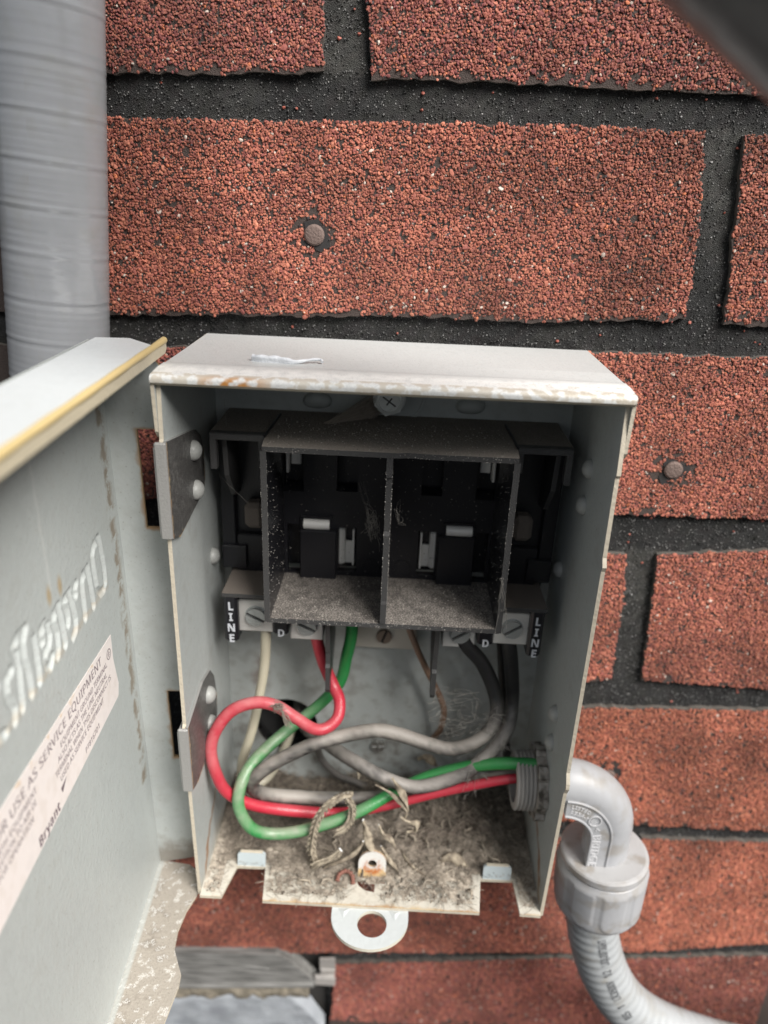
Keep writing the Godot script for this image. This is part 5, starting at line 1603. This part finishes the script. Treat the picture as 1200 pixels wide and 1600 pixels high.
func build_debris() -> void:
	var fn := noise(171, 0.06, 4)
	var f2 := noise(172, 0.22, 4)
	var f3 := noise(173, 0.035, 4)
	var slot := func(x: float, z: float) -> bool:
		return (z > 46.0 and absf(absf(x) - 47.0) < 8.6) or (z > 53.0 and absf(x + 2.4) < 6.0) or z > 60.6
	var g := Geo.new()
	g.grid(200, 104, func(u: float, v: float) -> Vector3:
		var x := lerpf(-61.8, 61.8, u)
		var z := lerpf(1.4, 61.2, v)
		return Vector3(x, -95.25 + floor_height(x, z, fn, f2) - 0.5 * smoothstep(57.0, 61.0, z), z), Vector3.UP, func(u: float, v: float) -> bool: return slot.call(lerpf(-61.8, 61.8, u), lerpf(1.4, 61.2, v)) or (lerpf(1.4, 61.2, v) > 50.0 and f2.get_noise_2d(lerpf(-61.8, 61.8, u), lerpf(1.4, 61.2, v)) < -0.05), func(p: Vector3) -> Color:
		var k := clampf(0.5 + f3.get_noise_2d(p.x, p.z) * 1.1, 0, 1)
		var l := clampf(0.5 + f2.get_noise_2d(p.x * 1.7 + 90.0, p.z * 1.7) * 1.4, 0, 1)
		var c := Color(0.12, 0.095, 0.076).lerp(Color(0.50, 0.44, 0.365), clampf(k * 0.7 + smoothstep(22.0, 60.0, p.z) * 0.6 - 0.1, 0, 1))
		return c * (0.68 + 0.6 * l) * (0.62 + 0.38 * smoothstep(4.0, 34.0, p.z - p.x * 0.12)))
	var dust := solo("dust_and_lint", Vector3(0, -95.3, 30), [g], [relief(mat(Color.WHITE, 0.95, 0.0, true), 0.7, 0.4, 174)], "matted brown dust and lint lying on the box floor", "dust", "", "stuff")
	# fibres and crumbs
	var fib := Geo.new()
	fib.tube(PackedVector3Array([Vector3(-500, 0, 0), Vector3(-160, 0, 90), Vector3(180, 40, 60), Vector3(500, 20, -60)]), func(s: float, a: float) -> float: return 14.0, 4, null, false)
	var fib_mesh := ArrayMesh.new()
	fib.into(fib_mesh, Vector3.ZERO)
	var xs := []
	var cs := PackedColorArray()
	for k in 12000:
		var x := rng.randf_range(-58, 60)
		var z := rng.randf_range(2, 60)
		if slot.call(x, z) or (z > 50 and rng.randf() < 0.6):
			continue
		var y := -95.2 + floor_height(x, z, fn, f2) + rng.randf_range(-0.1, 0.9)
		var l := rng.randf_range(2.5, 11.0)
		var bas := Basis(Vector3.UP, rng.randf() * TAU) * Basis(Vector3.BACK, rng.randf_range(-0.35, 0.5)) * Basis(Vector3.RIGHT, rng.randf() * TAU) * Basis.from_scale(Vector3(l, 1.4 + l * 0.22, 1.4 + l * 0.22))
		xs.append(Transform3D(bas, Vector3(x, y, z)))
		var t := 0.10 + 0.45 * pow(rng.randf(), 1.3)
		cs.append(Color(t, t * 0.86, t * 0.70))
	scatter("fibres", fib_mesh, mat(Color.WHITE, 0.9, 0.0, true), xs, cs, dust)
	xs = []
	cs = PackedColorArray()
	for k in 2000:
		var x := rng.randf_range(-60, 61)
		var z := rng.randf_range(2, 60)
		if slot.call(x, z):
			continue
		var s := rng.randf_range(0.12, 0.36)
		if rng.randf() < 0.03: s *= 3.0
		xs.append(Transform3D(Basis(Vector3(rng.randf(), rng.randf(), 1).normalized(), rng.randf() * 6.0) * Basis.from_scale(Vector3(s * 1.5, s, s)), Vector3(x, -95.2 + floor_height(x, z, fn, f2) + s * 0.3, z)))
		var t := rng.randf_range(0.05, 0.42)
		cs.append(Color(t, t * 0.86, t * 0.70))
	scatter("crumbs", pebble(180), mat(Color.WHITE, 0.9, 0.0, true), xs, cs, dust)
	# curled scraps of stalk and husk strewn through the lint
	var bit := Geo.new()
	bit.tube(PackedVector3Array([Vector3(-500, 0, 0), Vector3(-300, 160, 60), Vector3(-60, 220, -40), Vector3(160, 120, 90), Vector3(300, -40, 160), Vector3(360, 60, 320)]), func(s: float, a: float) -> float: return (30.0 + 70.0 * sin(PI * clampf(s, 0.05, 0.95))) * (0.45 + 0.55 * absf(sin(a))), 7)
	var bit_mesh := ArrayMesh.new()
	bit.into(bit_mesh, Vector3.ZERO)
	xs = []
	cs = PackedColorArray()
	for k in 150:
		var x := rng.randfn(10.0, 26.0)
		var z := rng.randf_range(6, 56)
		if absf(x) > 56 or slot.call(x, z):
			continue
		var l := rng.randf_range(2.0, 6.5)
		xs.append(Transform3D(Basis(Vector3.UP, rng.randf() * TAU) * Basis(Vector3(rng.randf_range(-1, 1), 0, rng.randf_range(-1, 1)).normalized(), rng.randf_range(-0.8, 0.8)) * Basis.from_scale(Vector3.ONE * l), Vector3(x, -95.0 + floor_height(x, z, fn, f2) + rng.randf_range(0.0, 1.4), z)))
		var t := 0.10 + 0.30 * rng.randf()
		cs.append(Color(t, t * 0.86, t * 0.68))
	scatter("plant_bits", bit_mesh, mat(Color.WHITE, 0.85, 0.0, true), xs, cs, dust)
	# dried catkins with overlapping scales
	var straw := relief(mat(Color.WHITE, 0.8, 0.0, true), 0.8, 0.12, 181)
	var catkin := func(pts: Array, r: float, label: String) -> void:
		var q := Geo.new()
		var path := spline(pts, 6)
		var tone := func(p: Vector3, nn: Vector3, s: float) -> Color: return Color(0.15, 0.125, 0.095).lerp(Color(0.40, 0.345, 0.26), clampf(0.5 + f2.get_noise_3d(p.x * 2, p.y * 2, p.z * 2) * 1.2, 0, 1))
		q.tube(path, func(s: float, a: float) -> float: return r * 0.62, 10, tone)
		for i in range(0, path.size() - 2):
			var tan := (path[i + 1] - path[i]).normalized()
			var ref := tan.cross(Vector3.BACK).normalized()
			for k in 3:
				var dir: Vector3 = (ref * [0.85, -0.85, 0.0][k] + Vector3.BACK * [0.5, 0.5, 1.0][k]).normalized()
				if (i + k) % 2 == 0 and k < 2:
					continue
				var p0 := path[i] + dir * r * 0.40
				q.tube(PackedVector3Array([p0, p0 + dir * r * 0.35 + tan * 0.7, p0 + dir * r * 0.65 + tan * 1.5 , p0 + dir * r * 0.95 + tan * 2.1]), func(s: float, an: float) -> float: return (0.62 if s < 0.2 else 0.70 if s < 0.7 else 0.12) * r * 0.55, 6, tone)
		solo("dried_catkin", pts[pts.size() - 1], [q], [straw], label, "seed stalk", "braided seed stalks among the wires")
	catkin.call([Vector3(-8.6, -63.0, 41), Vector3(-12.2, -62.0, 43), Vector3(-16.6, -64.0, 45), Vector3(-20.7, -70.3, 46), Vector3(-22.3, -77.3, 47), Vector3(-23, -85.4, 47), Vector3(-21.4, -93.2, 46)], 1.7, "long braided tan seed stalk arching over the green wire")
	catkin.call([Vector3(-11.2, -63.5, 41), Vector3(-8.6, -67.0, 42), Vector3(-8.4, -71.9, 43), Vector3(-10.6, -75.3, 45), Vector3(-14, -77.0, 46)], 1.5, "short braided tan seed stalk hanging inside the long arched one")
	catkin.call([Vector3(-12.0, -85.0, 47), Vector3(-15.2, -87.8, 48), Vector3(-20.0, -90.0, 48.5), Vector3(-22.4, -92.6, 48)], 1.5, "small tan seed stalk lying at the long stalk's foot")
	# shrivelled husks
	var husk := func(pts: Array, wd: float, flat_: float, label: String) -> void:
		var q := Geo.new()
		var tone := func(p: Vector3, nn: Vector3, s: float) -> Color: return Color(0.15, 0.12, 0.09).lerp(Color(0.42, 0.36, 0.27), clampf(0.5 + f2.get_noise_3d(p.x * 1.5, p.y * 1.5, p.z * 1.5 + 40.0) * 1.3, 0, 1))
		q.tube(spline(pts, 8), func(s: float, a: float) -> float: return wd * (0.25 + 0.75 * sin(PI * clampf(s * 0.9 + 0.08, 0, 1))) * lerpf(1.0, flat_, absf(sin(a + s * 4.0))) * (1.0 + 0.12 * sin(a * 5.0 + s * 9.0)), 14, tone)
		solo("withered_husk", pts[pts.size() - 1], [q], [straw], label, "husk", "withered scraps on the box floor")
	husk.call([Vector3(-4.0, -72.5, 44), Vector3(-2.6, -77.0, 45), Vector3(-1.2, -82.5, 46), Vector3(1.2, -85.5, 46), Vector3(4.6, -86.0, 45)], 1.9, 0.5, "bell-shaped tan husk pointing up behind the padlock eye")
	husk.call([Vector3(2.0, -75.5, 43), Vector3(3.6, -79.0, 44), Vector3(7.0, -82.0, 44), Vector3(9.0, -87.0, 44)], 1.2, 0.5, "slim curled husk beside the bell-shaped one")
	husk.call([Vector3(-3.6, -80.0, 47), Vector3(-6.0, -84.5, 48), Vector3(-10.0, -88.0, 48.5), Vector3(-16.0, -91.5, 48.5), Vector3(-18.4, -94.0, 48)], 1.1, 0.6, "twisted stem running from the husks to the floor front")
	husk.call([Vector3(3.2, -83.0, 46), Vector3(5.6, -87.5, 47), Vector3(8.6, -90.6, 48), Vector3(10.2, -94.0, 48)], 1.0, 0.6, "drooping stem just right of the padlock eye")
	husk.call([Vector3(6.0, -57.0, 38), Vector3(8.6, -60.0, 40), Vector3(11.4, -64.6, 41), Vector3(12.6, -69.0, 42)], 1.6, 0.4, "torn tan leaf scrap caught on the dusty wire's bend")
	husk.call([Vector3(0.0, -60.8, 38), Vector3(4.0, -62.4, 39), Vector3(8.0, -65.0, 40), Vector3(12.2, -69.0, 42), Vector3(10.8, -73.2, 43)], 1.1, 0.4, "long curled leaf scrap crossing the red wire")
	husk.call([Vector3(10.0, -71.0, 43), Vector3(13.0, -72.4, 44), Vector3(16.2, -73.0, 44), Vector3(16.0, -76.4, 44), Vector3(12.6, -77.4, 44)], 1.3, 0.45, "hollow curled leaf scrap below the red wire")
	husk.call([Vector3(-8.4, -58.5, 29), Vector3(-6.6, -61.0, 31), Vector3(-6.8, -64.2, 32)], 1.1, 0.6, "brown dead bud beside the dusty wire's end")
	husk.call([Vector3(17.0, -74.0, 8), Vector3(20.0, -72.0, 9), Vector3(23.0, -74.0, 9), Vector3(25.0, -77.0, 8)], 2.0, 0.6, "crumpled brown leaf at the back by the copper wire")
	husk.call([Vector3(26.0, -93.4, 42), Vector3(30.0, -91.2, 42), Vector3(34.0, -92.0, 43), Vector3(37.0, -94.4, 43)], 2.4, 0.6, "curled grey leaf on the dust near the right front")
	husk.call([Vector3(21.0, -94.0, 49), Vector3(16.0, -93.2, 46), Vector3(13.0, -93.0, 42), Vector3(11.0, -93.0, 38)], 0.55, 0.9, "thin dead twig lying on the floor right of the padlock eye")
	# a dead red-brown worm-like curl in front of the padlock eye
	g = Geo.new()
	g.tube(spline([Vector3(-12.6, -94.2, 53.2), Vector3(-12.0, -93.6, 50.6), Vector3(-9.4, -93.0, 49.4), Vector3(-7.2, -93.3, 51.0), Vector3(-6.6, -94.2, 54.0)], 8), func(s: float, a: float) -> float: return 0.95 * (0.8 + 0.25 * sin(s * 60.0)), 10)
	solo("brown_curl", Vector3(-9.4, -95, 51), [g], [relief(mat(lin(0.22, 0.095, 0.07), 0.7), 1.0, 0.15, 183)], "small red-brown curled scrap on the floor left of the padlock eye", "scrap")
	# strip of hardened white caulk on the hood
	g = Geo.new()
	var caulk_path := spline([Vector3(-41.0, 98.0, 40.0), Vector3(-38, 98.1, 41.2), Vector3(-33, 98.1, 41.6), Vector3(-28.5, 98.0, 42.2), Vector3(-25.0, 98.4, 40.6), Vector3(-21.5, 98.6, 40.0), Vector3(-20.8, 98.1, 41.0)], 8)
	g.tube(caulk_path, func(s: float, a: float) -> float: return lerpf(0.62, 0.42, smoothstep(0.45, 0.8, s)) * (1.0 + 1.2 * absf(cos(a + 1.57)) * smoothstep(0.75, 0.3, s)) * (1.0 + 0.12 * sin(s * 35.0 + a * 2.0)), 14)
	for k in 5:
		g.box(Vector3(-39.6 + k * 1.0, 98.2, 39.6 - k * 0.1), Vector3(0.8, 0.8 + 0.4 * (k % 2), 0.9), 0.3, Transform3D())
	solo("caulk_strip", Vector3(-28, 97.8, 44), [g], [relief(mat(lin(0.60, 0.62, 0.65), 0.5), 1.0, 0.15, 184)], "curled strip of white caulk lying on the box's top", "caulk")
	# spider webs
	var silk := mat(lin(0.34, 0.32, 0.29), 0.8)
	g = Geo.new()
	for k in 240:
		var t := rng.randf()
		strand(g, Vector3(-3.5 - rng.randf() * 3.0, 82.0 - rng.randf() * 8.0, 3.0 + rng.randf() * 5.0), Vector3(lerpf(-22, -6, t) + rng.randf_range(-1, 1), 72.4, lerpf(16.0, 6.0, t) + rng.randf_range(-1.5, 1.5)), 0.7, 0.10, 6)
	solo("cobweb", Vector3(-10, 72.2, 8), [g], [mat(lin(0.40, 0.35, 0.30), 0.9)], "dense dusty spider funnel left of the hexagon bolt", "cobweb", "cobwebs in the box", "stuff")
	g = Geo.new()
	for k in 9:
		scribble(g, Vector3(-6.0, 40.0, 22.0), Vector3(3.2, 7.5, 7.0), 0.04)
	for k in 3:
		scribble(g, Vector3(3.5, 43.0, 20.0), Vector3(2.5, 5.0, 6.0), 0.035)
	for k in 4:
		strand(g, Vector3(-11.0 + k * 0.5, 50.5, 12), Vector3(-2.0, 38.0 - k, 28 + k * 2.0), 1.5, 0.035)
	solo("cobweb", Vector3(-4, 34, 24), [g], [silk], "fine web stretched over the switch's middle upright", "cobweb", "cobwebs in the box", "stuff")
	g = Geo.new()
	for k in 46:
		var a := Vector3(rng.randf_range(20, 44), rng.randf_range(-50, -24), 22 + rng.randf() * 12)
		scribble(g, a, Vector3(7, 5, 3), 0.035)
	for k in 30:
		var a := Vector3(43 + rng.randf_range(-3, 5), rng.randf_range(-46, -34), 33)
		strand(g, a, a + Vector3(rng.randf_range(-4, 5), rng.randf_range(-8, 4), rng.randf_range(-1, 4)), 1.6, 0.06)
	for k in 24:
		var a := Vector3(36 + rng.randf_range(-2, 3), rng.randf_range(-58, -52), 37)
		strand(g, a, a + Vector3(rng.randf_range(-5, 4), rng.randf_range(-9, 1), rng.randf_range(-1, 3)), 1.0, 0.06)
	solo("cobweb", Vector3(40, -45, 30), [g], [silk], "straggling web round the bent black wires at the right", "cobweb", "cobwebs in the box", "stuff")
	g = Geo.new()
	for k in 11:
		strand(g, Vector3(37.5 + rng.randf_range(-0.8, 0.8), rng.randf_range(18, 32), 43.2), Vector3(38 + rng.randf_range(-2.6, 3.0), rng.randf_range(10, 34), 42.8 + rng.randf_range(-1, 1.5)), 0.8, 0.06)
	strand(g, Vector3(-58, 54, 20), Vector3(-46, 48, 30), 0.6, 0.05)
	strand(g, Vector3(-55, 80, 20), Vector3(-53, 73, 26), 0.4, 0.07)
	solo("cobweb", Vector3(38, 22, 43), [g], [silk], "scrap of web clinging to the switch's right upright", "cobweb", "cobwebs in the box", "stuff")
	g = Geo.new()
	for k in 60:
		var a := Vector3(-35.5 + rng.randf_range(-1.6, 1.6), -24.6 + rng.randf_range(-1.5, 1.8), 41.3 + rng.randf_range(-0.5, 0.6))
		strand(g, a, a + Vector3(rng.randf_range(-2.4, 2.4), rng.randf_range(-2, 1.6), rng.randf_range(-0.6, 0.8)), 0.8, 0.1, 5)
	for k in 16:
		strand(g, Vector3(-34.2, -26.0, 41.6), Vector3(-31.5 + rng.randf_range(-2.0, 1.0), -31.5 + rng.randf_range(-1.5, 1.2), 42.4), 0.8, 0.1, 5)
	solo("lint_tuft", Vector3(-35, -25, 41), [g], [mat(lin(0.27, 0.24, 0.20), 0.9)], "grey lint tuft clinging to the top of the red loop", "lint")
